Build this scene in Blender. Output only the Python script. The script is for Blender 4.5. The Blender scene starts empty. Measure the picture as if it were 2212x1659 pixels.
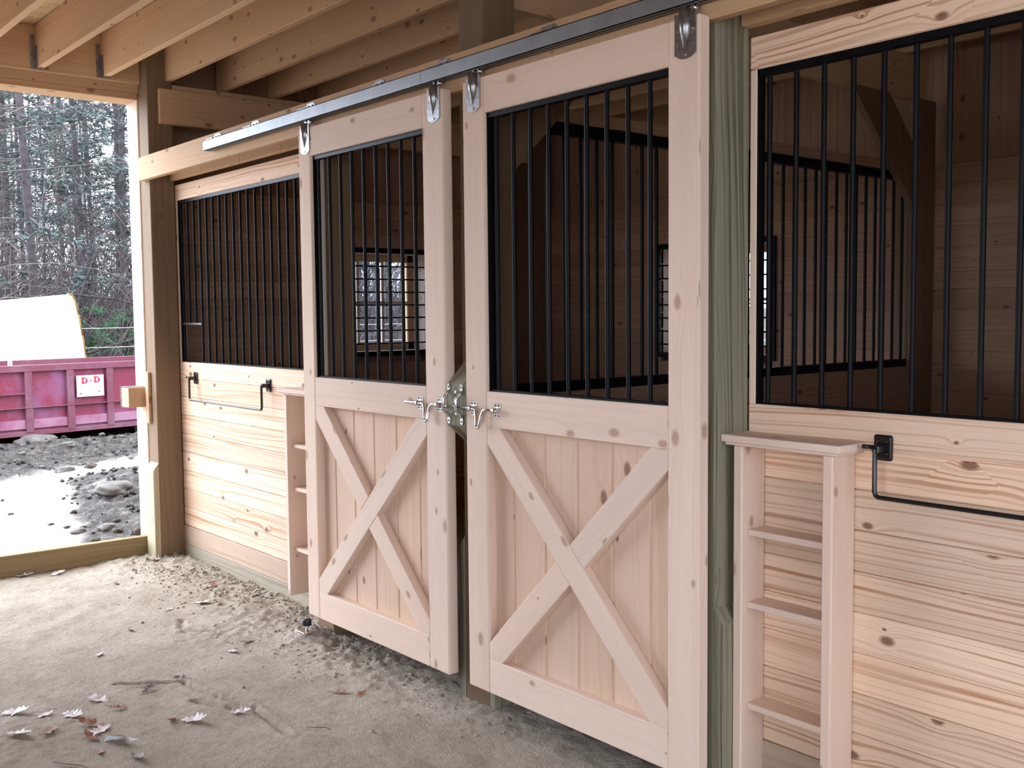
import bpy, bmesh, math, random
from mathutils import Vector, Matrix, noise
random.seed(7)
SC = bpy.context.scene
COL = SC.collection
PI = math.pi

# ------------------------------------------------------------------ camera, world, exposure
CX, CY, CZ = 4.3057, -2.5061, 1.4569
FPX, YAW, PITCH, ROLL = 2277.2, 0.6887, -0.0667, -0.0095
Fd = Vector((-math.cos(YAW)*math.cos(PITCH), math.sin(YAW)*math.cos(PITCH), math.sin(PITCH)))
R0 = Fd.cross(Vector((0, 0, 1))).normalized(); U0 = R0.cross(Fd)
Rv = R0*math.cos(ROLL)+U0*math.sin(ROLL); Uv = -R0*math.sin(ROLL)+U0*math.cos(ROLL)
cam_d = bpy.data.cameras.new('camera'); cam = bpy.data.objects.new('camera', cam_d); COL.objects.link(cam)
cam_d.sensor_width = 36.0; cam_d.lens = FPX/2212*36.0; cam_d.clip_start = 0.05; cam_d.clip_end = 400
cam.matrix_world = Matrix(((Rv.x, Uv.x, -Fd.x, CX), (Rv.y, Uv.y, -Fd.y, CY), (Rv.z, Uv.z, -Fd.z, CZ), (0, 0, 0, 1)))
SC.camera = cam
SC.view_settings.view_transform = 'Standard'; SC.view_settings.look = 'None'
SC.view_settings.gamma = 1.0; SC.view_settings.use_curve_mapping = False
SC.view_settings.exposure = 2.75
W = bpy.data.worlds.new('overcast'); SC.world = W; W.use_nodes = True
wn = W.node_tree.nodes; wl = W.node_tree.links; wn.clear()
wo = wn.new('ShaderNodeOutputWorld'); wb = wn.new('ShaderNodeBackground')
wtc = wn.new('ShaderNodeTexCoord'); wsx = wn.new('ShaderNodeSeparateXYZ'); wr = wn.new('ShaderNodeValToRGB')
wr.color_ramp.elements[0].position = 0.0; wr.color_ramp.elements[0].color = (0.76, 0.84, 1.0, 1)
wr.color_ramp.elements[1].position = 0.9; wr.color_ramp.elements[1].color = (0.86, 0.91, 1.0, 1)
wl.new(wtc.outputs['Generated'], wsx.inputs[0]); wl.new(wsx.outputs['Z'], wr.inputs[0])
wl.new(wr.outputs[0], wb.inputs['Color'])
# veiled sun: the cloud is brighter around the direction beyond the big doorway
wd = wn.new('ShaderNodeVectorMath'); wd.operation = 'DOT_PRODUCT'; wd.inputs[1].default_value = Vector((-0.80, -0.38, 0.46)).normalized()
wm = wn.new('ShaderNodeMath'); wm.operation = 'MAXIMUM'; wm.inputs[1].default_value = 0.0
wp = wn.new('ShaderNodeMath'); wp.operation = 'POWER'; wp.inputs[1].default_value = 4.0
wa = wn.new('ShaderNodeMath'); wa.operation = 'MULTIPLY_ADD'; wa.inputs[1].default_value = 1.7; wa.inputs[2].default_value = 0.85
wl.new(wtc.outputs['Generated'], wd.inputs[0]); wl.new(wd.outputs['Value'], wm.inputs[0]); wl.new(wm.outputs[0], wp.inputs[0])
wl.new(wp.outputs[0], wa.inputs[0]); wl.new(wa.outputs[0], wb.inputs['Strength'])
wl.new(wb.outputs[0], wo.inputs[0])
SC.cycles.use_denoising = True
SC.cycles.max_bounces = 8; SC.cycles.diffuse_bounces = 5; SC.cycles.glossy_bounces = 3
SC.cycles.sample_clamp_indirect = 6.0

# ------------------------------------------------------------------ object helpers
WLOC = {}
def setp(o, label=None, cat=None, group=None, kind=None):
    if label: o['label'] = label
    if cat: o['category'] = cat
    if group: o['group'] = group
    if kind: o['kind'] = kind
    return o
def thing(name, label, cat, loc, group=None):
    o = bpy.data.objects.new(name, None); COL.objects.link(o); o.empty_display_size = 0.1
    o.location = loc; WLOC[o.name] = Vector(loc)
    return setp(o, label, cat, group)

class MB:
    """collects shapes in world coordinates, builds them as ONE mesh"""
    def __init__(s):
        s.bm = bmesh.new(); s.uv = s.bm.loops.layers.uv.new('UVMap'); s.rn = s.bm.loops.layers.uv.new('rnd')
    def _uv(s, faces, g):
        g = Vector(g).normalized(); ou, ov = random.uniform(0, 60), random.uniform(0, 60); r1, r2 = random.random(), random.random()
        a = g.orthogonal().normalized(); b = g.cross(a)
        for f in faces:
            n = f.normal; t = n.cross(g)
            end = t.length < 0.45
            if not end: t.normalize()
            d = abs(n.x)*0.7+abs(n.y)*1.9+abs(n.z)*3.1
            for l in f.loops:
                p = l.vert.co
                if end: l[s.uv].uv = (p.dot(a)*0.3+ou, p.dot(b)*0.6+ov)
                else: l[s.uv].uv = (p.dot(g)+ou, p.dot(t)+ov+d)
                l[s.rn].uv = (r1, r2)
    def _add(s, verts, faces, g, bevel=0, seg=1, mat=0, smooth=False):
        vs = [s.bm.verts.new(v) for v in verts]; fs = [s.bm.faces.new([vs[i] for i in f]) for f in faces]
        if bevel > 0:
            es = list({e for f in fs for e in f.edges})
            r = bmesh.ops.bevel(s.bm, geom=es, offset=bevel, segments=seg, profile=0.5, affect='EDGES')
            allf = {f for v in r['verts'] for f in v.link_faces}
            for f in fs:
                if f.is_valid: allf.add(f)
            fs = [f for f in allf if f.is_valid]
        for f in fs: f.normal_update(); f.material_index = mat; f.smooth = smooth
        s._uv(fs, g)
        return s
    def box(s, lo, hi, g='x', bevel=0.002, seg=1, mat=0):
        (x0, y0, z0), (x1, y1, z1) = [min(a, b) for a, b in zip(lo, hi)], [max(a, b) for a, b in zip(lo, hi)]
        v = [(x0,y0,z0),(x1,y0,z0),(x1,y1,z0),(x0,y1,z0),(x0,y0,z1),(x1,y0,z1),(x1,y1,z1),(x0,y1,z1)]
        f = [(0,3,2,1),(4,5,6,7),(0,1,5,4),(1,2,6,5),(2,3,7,6),(3,0,4,7)]
        gv = {'x': (1,0,0), 'y': (0,1,0), 'z': (0,0,1)}.get(g, g)
        return s._add(v, f, gv, bevel, seg, mat)
    def prism(s, poly, axis, a, b, g, bevel=0.0015, mat=0):
        """poly: 2D points; axis 'y': (x,z) extruded over y a..b; 'x': (y,z); 'z': (x,y)"""
        def P(p, t): return {'y': (p[0], t, p[1]), 'x': (t, p[0], p[1]), 'z': (p[0], p[1], t)}[axis]
        n = len(poly); v = [P(p, a) for p in poly]+[P(p, b) for p in poly]
        f = [tuple(range(n)), tuple(range(2*n-1, n-1, -1))]+[(i, i+n, (i+1) % n+n, (i+1) % n) for i in range(n)]
        area = sum(poly[i][0]*poly[(i+1) % n][1]-poly[(i+1) % n][0]*poly[i][1] for i in range(n))
        flip = (area > 0)
        if axis == 'y': flip = not flip
        if a > b: flip = not flip
        if flip: f = [tuple(reversed(q)) for q in f]
        return s._add(v, f, g, bevel, 1, mat)
    def tube(s, pts, rad, sides=8, mat=0, cap=True, smooth=True):
        pts = [Vector(p) for p in pts]; n = len(pts); rr = rad if isinstance(rad, (list, tuple)) else [rad]*n
        rings = []; prev = None
        for i, p in enumerate(pts):
            t = ((pts[i]-pts[i-1]).normalized() if i > 0 else Vector())+((pts[i+1]-pts[i]).normalized() if i < n-1 else Vector())
            if t.length < 1e-6: t = Vector((0,0,1))
            t.normalize()
            a = (t.orthogonal() if prev is None else prev-t*prev.dot(t)).normalized(); prev = a; b = t.cross(a)
            rings.append([s.bm.verts.new(p+(a*math.cos(2*PI*k/sides)+b*math.sin(2*PI*k/sides))*rr[i]) for k in range(sides)])
        fs = []
        for i in range(n-1):
            for k in range(sides):
                fs.append(s.bm.faces.new((rings[i][k], rings[i][(k+1) % sides], rings[i+1][(k+1) % sides], rings[i+1][k])))
        if cap and sides > 2:
            fs.append(s.bm.faces.new(list(reversed(rings[0])))); fs.append(s.bm.faces.new(rings[-1]))
        for f in fs: f.normal_update(); f.material_index = mat; f.smooth = smooth and len(f.verts) == 4
        s._uv(fs, (pts[-1]-pts[0]) if (pts[-1]-pts[0]).length > 1e-6 else (0,0,1))
        return s
    def blob(s, c, r, seed=0, sub=2, rough=0.25, mat=0):
        vs0 = len(s.bm.verts)
        res = bmesh.ops.create_icosphere(s.bm, subdivisions=sub, radius=1.0)
        for v in res['verts']:
            d = v.co.copy(); k = 1+rough*noise.noise(d*1.3+Vector((seed*3.1, seed*1.7, 0)))+rough*.4*noise.noise(d*3.5+Vector((seed, 0, 0)))
            v.co = Vector((d.x*r[0]*k, d.y*r[1]*k, d.z*r[2]*k))+Vector(c)
        fs = list({f for v in res['verts'] for f in v.link_faces})
        for f in fs: f.normal_update(); f.smooth = True; f.material_index = mat
        s._uv(fs, (1,0,0)); return s
    def tri(s, vs, mat=0):
        f = s.bm.faces.new([s.bm.verts.new(v) for v in vs]); f.material_index = mat
        return f
    def build(s, name, mats, parent=None, smooth_angle=None):
        me = bpy.data.meshes.new(name)
        if s.bm.verts:
            lo = Vector((1e9,)*3); hi = -lo
            for v in s.bm.verts:
                for i in range(3):
                    lo[i] = min(lo[i], v.co[i]); hi[i] = max(hi[i], v.co[i])
            c = (lo+hi)/2
            if parent is None: c.z = lo.z
        else: c = Vector()
        for v in s.bm.verts: v.co -= c
        s.bm.to_mesh(me); s.bm.free()
        for m in (mats if isinstance(mats, (list, tuple)) else [mats]): me.materials.append(m)
        o = bpy.data.objects.new(name, me); COL.objects.link(o); WLOC[o.name] = c.copy()
        if parent is not None:
            o.parent = parent; o.location = c-WLOC[parent.name]
        else: o.location = c
        return o
def struct(o): o['kind'] = 'structure'; return o

# ------------------------------------------------------------------ materials
def srgb(r, g, b):
    f = lambda c: ((c/255)/12.92 if c/255 <= 0.04045 else (((c/255)+0.055)/1.055)**2.4)
    return (f(r), f(g), f(b), 1)
class NT:
    def __init__(s, name):
        s.m = bpy.data.materials.new(name); s.m.use_nodes = True; s.t = s.m.node_tree; s.n = s.t.nodes; s.l = s.t.links
        s.b = s.n['Principled BSDF']
    def N(s, t, **kw):
        n = s.n.new(t)
        for k, v in kw.items():
            if k.startswith('i_'):
                n.inputs[int(k[2:]) if k[2:].isdigit() else k[2:]].default_value = v
            else: setattr(n, k, v)
        return n
    def L(s, a, b): s.l.new(a, b)
    def math(s, op, a, b=None, c=None):
        n = s.n.new('ShaderNodeMath'); n.operation = op
        for i, x in enumerate((a, b, c)):
            if x is None: continue
            if hasattr(x, 'links'): s.L(x, n.inputs[i])
            else: n.inputs[i].default_value = x
        return n.outputs[0]
    def vmul(s, v, k, off=(0,0,0)):
        n = s.n.new('ShaderNodeVectorMath'); n.operation = 'MULTIPLY_ADD'; s.L(v, n.inputs[0]); n.inputs[1].default_value = k; n.inputs[2].default_value = off
        return n.outputs[0]
    def noise(s, v, scale=1.0, detail=3, rough=0.55):
        n = s.N('ShaderNodeTexNoise'); n.inputs['Scale'].default_value = scale; n.inputs['Detail'].default_value = detail; n.inputs['Roughness'].default_value = rough
        if v is not None: s.L(v, n.inputs['Vector'])
        return n.outputs['Fac']
    def ramp(s, v, stops):
        n = s.N('ShaderNodeValToRGB'); e = n.color_ramp.elements
        while len(e) < len(stops): e.new(0.5)
        for i, (p, c) in enumerate(stops):
            e[i].position = p; e[i].color = c if isinstance(c, tuple) else (c, c, c, 1)
        s.L(v, n.inputs[0]); return n.outputs[0]
    def mix(s, f, a, b, mode='MIX'):
        n = s.N('ShaderNodeMix', data_type='RGBA', blend_type=mode)
        for sock, x in ((n.inputs[0], f), (n.inputs[6], a), (n.inputs[7], b)):
            if hasattr(x, 'links'): s.L(x, sock)
            else: sock.default_value = x
        return n.outputs[2]
    def bump(s, h, st, dist=0.01):
        n = s.N('ShaderNodeBump'); n.inputs['Strength'].default_value = st; n.inputs['Distance'].default_value = dist; s.L(h, n.inputs['Height']); s.L(n.outputs[0], s.b.inputs['Normal'])

def wood(name, base, dark, ringF=50, ringA=1.5, ringS=0.5, knotS=1.0, knot=(0.16, 0.06, 0.03, 1), var=0.16, rough=0.72, knotcut=0.6, tint=(1, .86, .72, 1), tintS=0.35, fine=0.25):
    k = NT(name); uv = k.N('ShaderNodeUVMap', uv_map='UVMap').outputs[0]; rn = k.N('ShaderNodeUVMap', uv_map='rnd').outputs[0]
    sep = k.N('ShaderNodeSeparateXYZ'); k.L(uv, sep.inputs[0]); rs = k.N('ShaderNodeSeparateXYZ'); k.L(rn, rs.inputs[0])
    n1 = k.noise(k.vmul(uv, (0.55, 4.2, 1)), 1.0, 2, 0.45)
    # knots
    vo = k.N('ShaderNodeTexVoronoi', voronoi_dimensions='2D'); vo.inputs['Scale'].default_value = 1.0; vo.inputs['Randomness'].default_value = 1.0
    k.L(k.vmul(uv, (5.0, 8.5, 1)), vo.inputs['Vector'])
    cs = k.N('ShaderNodeSeparateColor'); k.L(vo.outputs['Color'], cs.inputs[0])
    on = k.math('GREATER_THAN', cs.outputs[0], knotcut)
    rad = k.math('MULTIPLY_ADD', cs.outputs[1], 0.10, 0.035)
    dn = k.math('DIVIDE', vo.outputs['Distance'], rad)
    km = k.math('MULTIPLY', k.math('SUBTRACT', 1.25, k.math('SMOOTH_MAX', dn, 0.25, 0.1)), 1.6); km.node.use_clamp = True
    km = k.math('MULTIPLY', km, on)
    swirl = k.math('MULTIPLY', k.math('EXPONENT', k.math('MULTIPLY', dn, -0.55)), on)
    ph = k.math('MULTIPLY_ADD', sep.outputs[1], ringF, k.math('MULTIPLY', n1, ringA*6))
    ph = k.math('ADD', ph, k.math('MULTIPLY', swirl, 2.6))
    cmb = k.N('ShaderNodeCombineXYZ'); k.L(k.math('MULTIPLY', sep.outputs[0], 0.5), cmb.inputs[0]); k.L(k.math('MULTIPLY', ph, 1.35), cmb.inputs[1])
    ring = k.ramp(k.noise(cmb.outputs[0], 1.0, 1.5, 0.5), [(0.49, 0.0), (0.64, 1.0)])
    fn = k.noise(k.vmul(uv, (7, 260, 1)), 1.0, 2, 0.6)
    big = k.noise(k.vmul(uv, (1.6, 7, 1), (5, 9, 0)), 1.0, 3, 0.6)
    ringm = k.math('MULTIPLY', ring, k.math('MULTIPLY', k.ramp(big, [(0.3, 0.25), (0.7, 1.0)]), ringS))
    c = k.mix(ringm, base, dark)
    c = k.mix(k.math('MULTIPLY', k.math('SUBTRACT', fn, 0.45), fine*2), c, dark)
    tf = k.math('MULTIPLY', rs.outputs[0], tintS); c = k.mix(tf, c, k.mix(1.0, c, tint, 'MULTIPLY'))
    c = k.mix(k.math('MULTIPLY', km, 0.85*knotS), c, knot)
    br = k.math('ADD', k.math('MULTIPLY_ADD', rs.outputs[1], var*2, 1-var), k.math('MULTIPLY_ADD', big, 0.24, -0.12))
    cb = k.N('ShaderNodeCombineColor'); [k.L(br, cb.inputs[i]) for i in range(3)]
    c = k.mix(1.0, c, cb.outputs[0], 'MULTIPLY')
    k.L(c, k.b.inputs['Base Color']); k.b.inputs['Roughness'].default_value = rough; k.b.inputs['Specular IOR Level'].default_value = 0.25
    k.bump(k.math('ADD', fn, k.math('MULTIPLY', ring, 0.3)), 0.18, 0.002)
    return k.m
def plain(name, col, rough=0.5, metal=0.0, nz=0.0, scale=20, spec=0.5, bump=0.0):
    k = NT(name); k.b.inputs['Roughness'].default_value = rough; k.b.inputs['Metallic'].default_value = metal; k.b.inputs['Specular IOR Level'].default_value = spec
    tc = k.N('ShaderNodeTexCoord').outputs['Object']; f = k.noise(tc, scale, 4, 0.6)
    lo = tuple(max(0, c*(1-nz)) for c in col[:3])+(1,); hi = tuple(min(1, c*(1+nz)) for c in col[:3])+(1,)
    k.L(k.ramp(f, [(0.3, lo), (0.7, hi)]), k.b.inputs['Base Color'])
    if bump: k.bump(f, bump, 0.01)
    return k.m

M = {}
M['door'] = wood('pale_pine', (0.72, 0.57, 0.47, 1), (0.55, 0.36, 0.25, 1), 55, 0.8, 0.22, 0.7, knotcut=0.62, var=0.05, tintS=0.25, fine=0.12, knot=(0.27, 0.12, 0.07, 1))
M['plank'] = wood('knotty_pine_plank', (0.77, 0.58, 0.43, 1), (0.40, 0.19, 0.09, 1), 74, 1.3, 0.95, 1.0, knotcut=0.78, var=0.14, tintS=0.5, tint=(1, .83, .72, 1))
M['panel'] = wood('pine_panel', (0.68, 0.50, 0.38, 1), (0.48, 0.29, 0.17, 1), 40, 1.0, 0.30, 0.9, knotcut=0.80, var=0.06, tintS=0.35)
M['joist'] = wood('framing_lumber', (0.60, 0.40, 0.24, 1), (0.42, 0.22, 0.10, 1), 45, 1.0, 0.32, 0.8, knotcut=0.55, var=0.07, tintS=0.3)
M['treatedtan'] = wood('tan_treated_lumber', (0.42, 0.37, 0.25, 1), (0.22, 0.17, 0.08, 1), 50, 1.2, 0.4, 0.6, knotcut=0.8, var=0.06)
M['treated'] = wood('treated_lumber', (0.25, 0.23, 0.165, 1), (0.045, 0.04, 0.025, 1), 55, 1.6, 0.95, 0.6, knotcut=0.85, var=0.08, tint=(.9, .95, .9, 1), knot=(0.08, 0.06, 0.03, 1))
M['skirt'] = wood('weathered_treated_board', (0.36, 0.31, 0.23, 1), (0.16, 0.13, 0.09, 1), 55, 2.0, 0.6, 0.6, knotcut=0.8, var=0.08, tint=(.85, .95, 1, 1), knot=(0.10, 0.08, 0.05, 1))
M['sill'] = wood('olive_brown_threshold', (0.27, 0.20, 0.105, 1), (0.14, 0.09, 0.04, 1), 50, 1.2, 0.5, 0.6, knotcut=0.8, var=0.06)
M['skirtbrown'] = wood('tan_grey_treated_board', (0.44, 0.34, 0.26, 1), (0.22, 0.16, 0.11, 1), 50, 1.0, 0.5, 0.6, knotcut=0.8, var=0.06)
M['brownpost'] = wood('brown_shaded_post', (0.19, 0.125, 0.072, 1), (0.10, 0.06, 0.035, 1), 40, 1.0, 0.4, 0.6, knotcut=0.75)
M['lining'] = wood('shade_dark_lining_pine', (0.40, 0.25, 0.165, 1), (0.20, 0.10, 0.06, 1), 55, 1.4, 0.5, 1.0, knotcut=0.72, var=0.13, tintS=0.5)  # same pine as the fronts, darkened to put the stalls' shade into the colour
M['black'] = plain('black_powder_coat', (0.004, 0.0045, 0.006, 1), 0.42, 0.0, 0.2, spec=0.12)
M['gloss'] = plain('gloss_black_steel', (0.008, 0.008, 0.009, 1), 0.22, 0.0, 0.2, spec=0.6)
M['galv'] = plain('galvanised_steel', (0.27, 0.285, 0.30, 1), 0.5, 0.9, 0.12, 9)
M['galvdark'] = plain('dull_galvanised_steel', (0.30, 0.31, 0.32, 1), 0.30, 0.9, 0.35, 60)
M['zinc'] = plain('bright_zinc', (0.72, 0.73, 0.74, 1), 0.18, 1.0, 0.05, 20)
M['screw'] = plain('screw_hole', (0.05, 0.05, 0.05, 1), 0.5, 0.6)
M['rubber'] = plain('black_rubber', (0.012, 0.013, 0.018, 1), 0.5)
M['red'] = None
def osb():
    k = NT('strand_board'); tc = k.N('ShaderNodeTexCoord').outputs['Object']
    a = k.noise(k.vmul(tc, (8, 70, 8)), 1, 3, 0.7); b = k.noise(k.vmul(tc, (60, 12, 8)), 1, 2, 0.7)
    k.L(k.ramp(k.math('MULTIPLY_ADD', a, 0.6, k.math('MULTIPLY', b, 0.4)), [(0.35, (0.36, 0.22, 0.11, 1)), (0.62, (0.66, 0.46, 0.25, 1))]), k.b.inputs['Base Color'])
    k.b.inputs['Roughness'].default_value = 0.8; return k.m
M['osb'] = osb()
def sandmat():
    k = NT('packed_sandy_dirt'); g = k.N('ShaderNodeNewGeometry').outputs['Position']
    a = k.noise(g, 1.3, 4, 0.6); b = k.noise(g, 38, 5, 0.65); c = k.noise(k.vmul(g, (1, 1, 1), (3, 5, 0)), 7, 5, 0.7)
    col = k.ramp(a, [(0.3, (0.30, 0.262, 0.21, 1)), (0.7, (0.42, 0.375, 0.31, 1))])
    col = k.mix(k.ramp(c, [(0.48, 0.0), (0.66, 0.6)]), col, (0.26, 0.215, 0.165, 1))
    col = k.mix(k.ramp(b, [(0.25, 0.5), (0.5, 0.0)]), col, (0.20, 0.15, 0.11, 1))
    sp = k.noise(g, 150, 2, 0.5); col = k.mix(k.ramp(sp, [(0.72, 0.0), (0.76, 0.7)]), col, (0.75, 0.7, 0.63, 1))
    k.L(col, k.b.inputs['Base Color']); k.b.inputs['Roughness'].default_value = 0.95; k.b.inputs['Specular IOR Level'].default_value = 0.1
    k.bump(k.math('MULTIPLY_ADD', b, 0.7, k.math('MULTIPLY', sp, 0.3)), 0.8, 0.016); return k.m
M['sand'] = sandmat()
M['crumb'] = plain('soil_crumb', (0.30, 0.25, 0.20, 1), 0.95, 0, 0.4, 40)
def yardmat():
    k = NT('yard_earth'); gn = k.N('ShaderNodeNewGeometry'); g = gn.outputs['Position']; at = k.N('ShaderNodeVertexColor', layer_name='zone')
    sc = k.N('ShaderNodeSeparateColor'); k.L(at.outputs['Color'], sc.inputs[0])
    b = k.noise(g, 14, 5, 0.7); c = k.noise(g, 60, 4, 0.7); a = k.noise(g, 1.2, 3, 0.6)
    mud = k.ramp(k.math('MULTIPLY_ADD', b, 0.6, k.math('MULTIPLY', c, 0.4)), [(0.38, (0.008, 0.007, 0.006, 1)), (0.52, (0.045, 0.038, 0.034, 1)), (0.66, (0.19, 0.17, 0.155, 1))])
    sand = k.ramp(c, [(0.25, (0.36, 0.31, 0.25, 1)), (0.5, (0.62, 0.57, 0.50, 1))])
    lit = k.ramp(b, [(0.3, (0.03, 0.017, 0.012, 1)), (0.5, (0.09, 0.05, 0.03, 1)), (0.7, (0.16, 0.10, 0.065, 1))])
    grs = k.ramp(b, [(0.3, (0.05, 0.06, 0.035, 1)), (0.7, (0.12, 0.14, 0.085, 1))])
    base = k.mix(sc.outputs[0], mud, sand); base = k.mix(sc.outputs[1], base, lit); base = k.mix(sc.outputs[2], base, grs)
    k.L(base, k.b.inputs['Base Color']); k.b.inputs['Roughness'].default_value = 0.9
    k.L(k.ramp(a, [(0.3, 0.95), (0.8, 0.75)]), k.b.inputs['Roughness'])
    k.bump(k.math('MULTIPLY_ADD', b, 0.8, k.math('MULTIPLY', c, 0.5)), 0.7, 0.03); return k.m
M['yard'] = yardmat()
M['puddle'] = plain('wet_mud_film', (0.10, 0.11, 0.13, 1), 0.08, 0.0, 0.3, 5, spec=1.0)
M['rock'] = plain('pale_field_stone', (0.12, 0.11, 0.10, 1), 0.85, 0, 0.35, 12, bump=0.3)
M['rockd'] = plain('brown_field_stone', (0.05, 0.036, 0.027, 1), 0.85, 0, 0.4, 14, bump=0.3)
M['clod'] = plain('dark_soil_clod', (0.03, 0.025, 0.023, 1), 0.95, 0, 0.6, 30, bump=0.5)
M['bark'] = plain('grey_bark', (0.06, 0.05, 0.053, 1), 0.95, 0, 0.5, 9, bump=0.6)
M['barkl'] = plain('pale_bark', (0.12, 0.10, 0.095, 1), 0.95, 0, 0.4, 7, bump=0.5)
M['twig'] = plain('bare_twig', (0.085, 0.068, 0.072, 1), 0.9, 0, 0.5, 3)
M['twigl'] = plain('pale_bare_twig', (0.17, 0.14, 0.13, 1), 0.9, 0, 0.3, 3)
def needle(name, a, b):
    k = NT(name); g = k.N('ShaderNodeNewGeometry').outputs['Position']
    k.L(k.ramp(k.noise(g, 2.2, 3, 0.7), [(0.3, a), (0.7, b)]), k.b.inputs['Base Color']); k.b.inputs['Roughness'].default_value = 0.8; return k.m
M['needle'] = needle('pine_needles', (0.045, 0.066, 0.062, 1), (0.10, 0.13, 0.118, 1))
M['needleg'] = needle('bright_hemlock_needles', (0.03, 0.10, 0.04, 1), (0.08, 0.20, 0.09, 1))
def leafm(name, a, b):
    k = NT(name); tc = k.N('ShaderNodeTexCoord').outputs['Object']
    k.L(k.ramp(k.noise(tc, 30, 3, 0.6), [(0.3, a), (0.7, b)]), k.b.inputs['Base Color']); k.b.inputs['Roughness'].default_value = 0.6
    return k.m
M['leafw'] = leafm('pale_dry_oak_leaf', (0.46, 0.38, 0.37, 1), (0.66, 0.58, 0.57, 1))
M['leafr'] = leafm('russet_oak_leaf', (0.20, 0.065, 0.035, 1), (0.34, 0.14, 0.08, 1))
M['leafb'] = leafm('dark_brown_leaf', (0.07, 0.035, 0.025, 1), (0.14, 0.08, 0.06, 1))
M['white'] = plain('white_sheet_facing', (0.80, 0.81, 0.82, 1), 0.5, 0, 0.03, 2)
M['yellow'] = plain('yellow_foam_edge', (0.20, 0.11, 0.015, 1), 0.7, 0, 0.2, 20)
M['signw'] = plain('white_sign_sheet', (0.78, 0.78, 0.76, 1), 0.5)
M['signr'] = plain('red_sign_ink', (0.50, 0.02, 0.03, 1), 0.5)
M['signb'] = plain('blue_sign_ink', (0.05, 0.07, 0.35, 1), 0.5)
M['signg'] = plain('faded_grey_ink', (0.42, 0.42, 0.45, 1), 0.5)
M['orange'] = plain('orange_cord', (0.75, 0.14, 0.04, 1), 0.6)
M['paper'] = plain('white_paper_scrap', (0.70, 0.74, 0.78, 1), 0.7)
def redm(name, base, chalk, k0=0.45):
    k = NT(name); tc = k.N('ShaderNodeNewGeometry').outputs['Position']
    a = k.noise(tc, 2.6, 5, 0.65); b = k.noise(k.vmul(tc, (1, 1, 1), (7, 1, 2)), 22, 4, 0.7)
    c = k.mix(k.ramp(a, [(k0, 0.0), (k0+0.2, 0.85)]), base, chalk)
    c = k.mix(k.ramp(b, [(0.64, 0.0), (0.72, 0.6)]), c, (0.13, 0.06, 0.05, 1))
    k.L(c, k.b.inputs['Base Color']); k.b.inputs['Roughness'].default_value = 0.55; return k.m
M['red'] = redm('chalky_red_paint', (0.19, 0.014, 0.045, 1), (0.21, 0.075, 0.165, 1))
M['redrim'] = redm('faded_red_rim_paint', (0.15, 0.032, 0.058, 1), (0.19, 0.085, 0.12, 1))
M['redlight'] = redm('bleached_red_band', (0.23, 0.05, 0.12, 1), (0.33, 0.17, 0.24, 1), 0.38)
def glassm():
    k = NT('window_glass'); k.n.remove(k.b); o = k.n['Material Output']
    t = k.N('ShaderNodeBsdfTransparent'); g = k.N('ShaderNodeBsdfGlossy'); g.inputs['Roughness'].default_value = 0.02
    t.inputs['Color'].default_value = (0.86, 0.90, 0.94, 1)
    fr = k.N('ShaderNodeFresnel'); fr.inputs[0].default_value = 1.45; mx = k.N('ShaderNodeMixShader')
    k.L(fr.outputs[0], mx.inputs[0]); k.L(t.outputs[0], mx.inputs[1]); k.L(g.outputs[0], mx.inputs[2]); k.L(mx.outputs[0], o.inputs[0])
    return k.m
M['glass'] = glassm()

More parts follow.
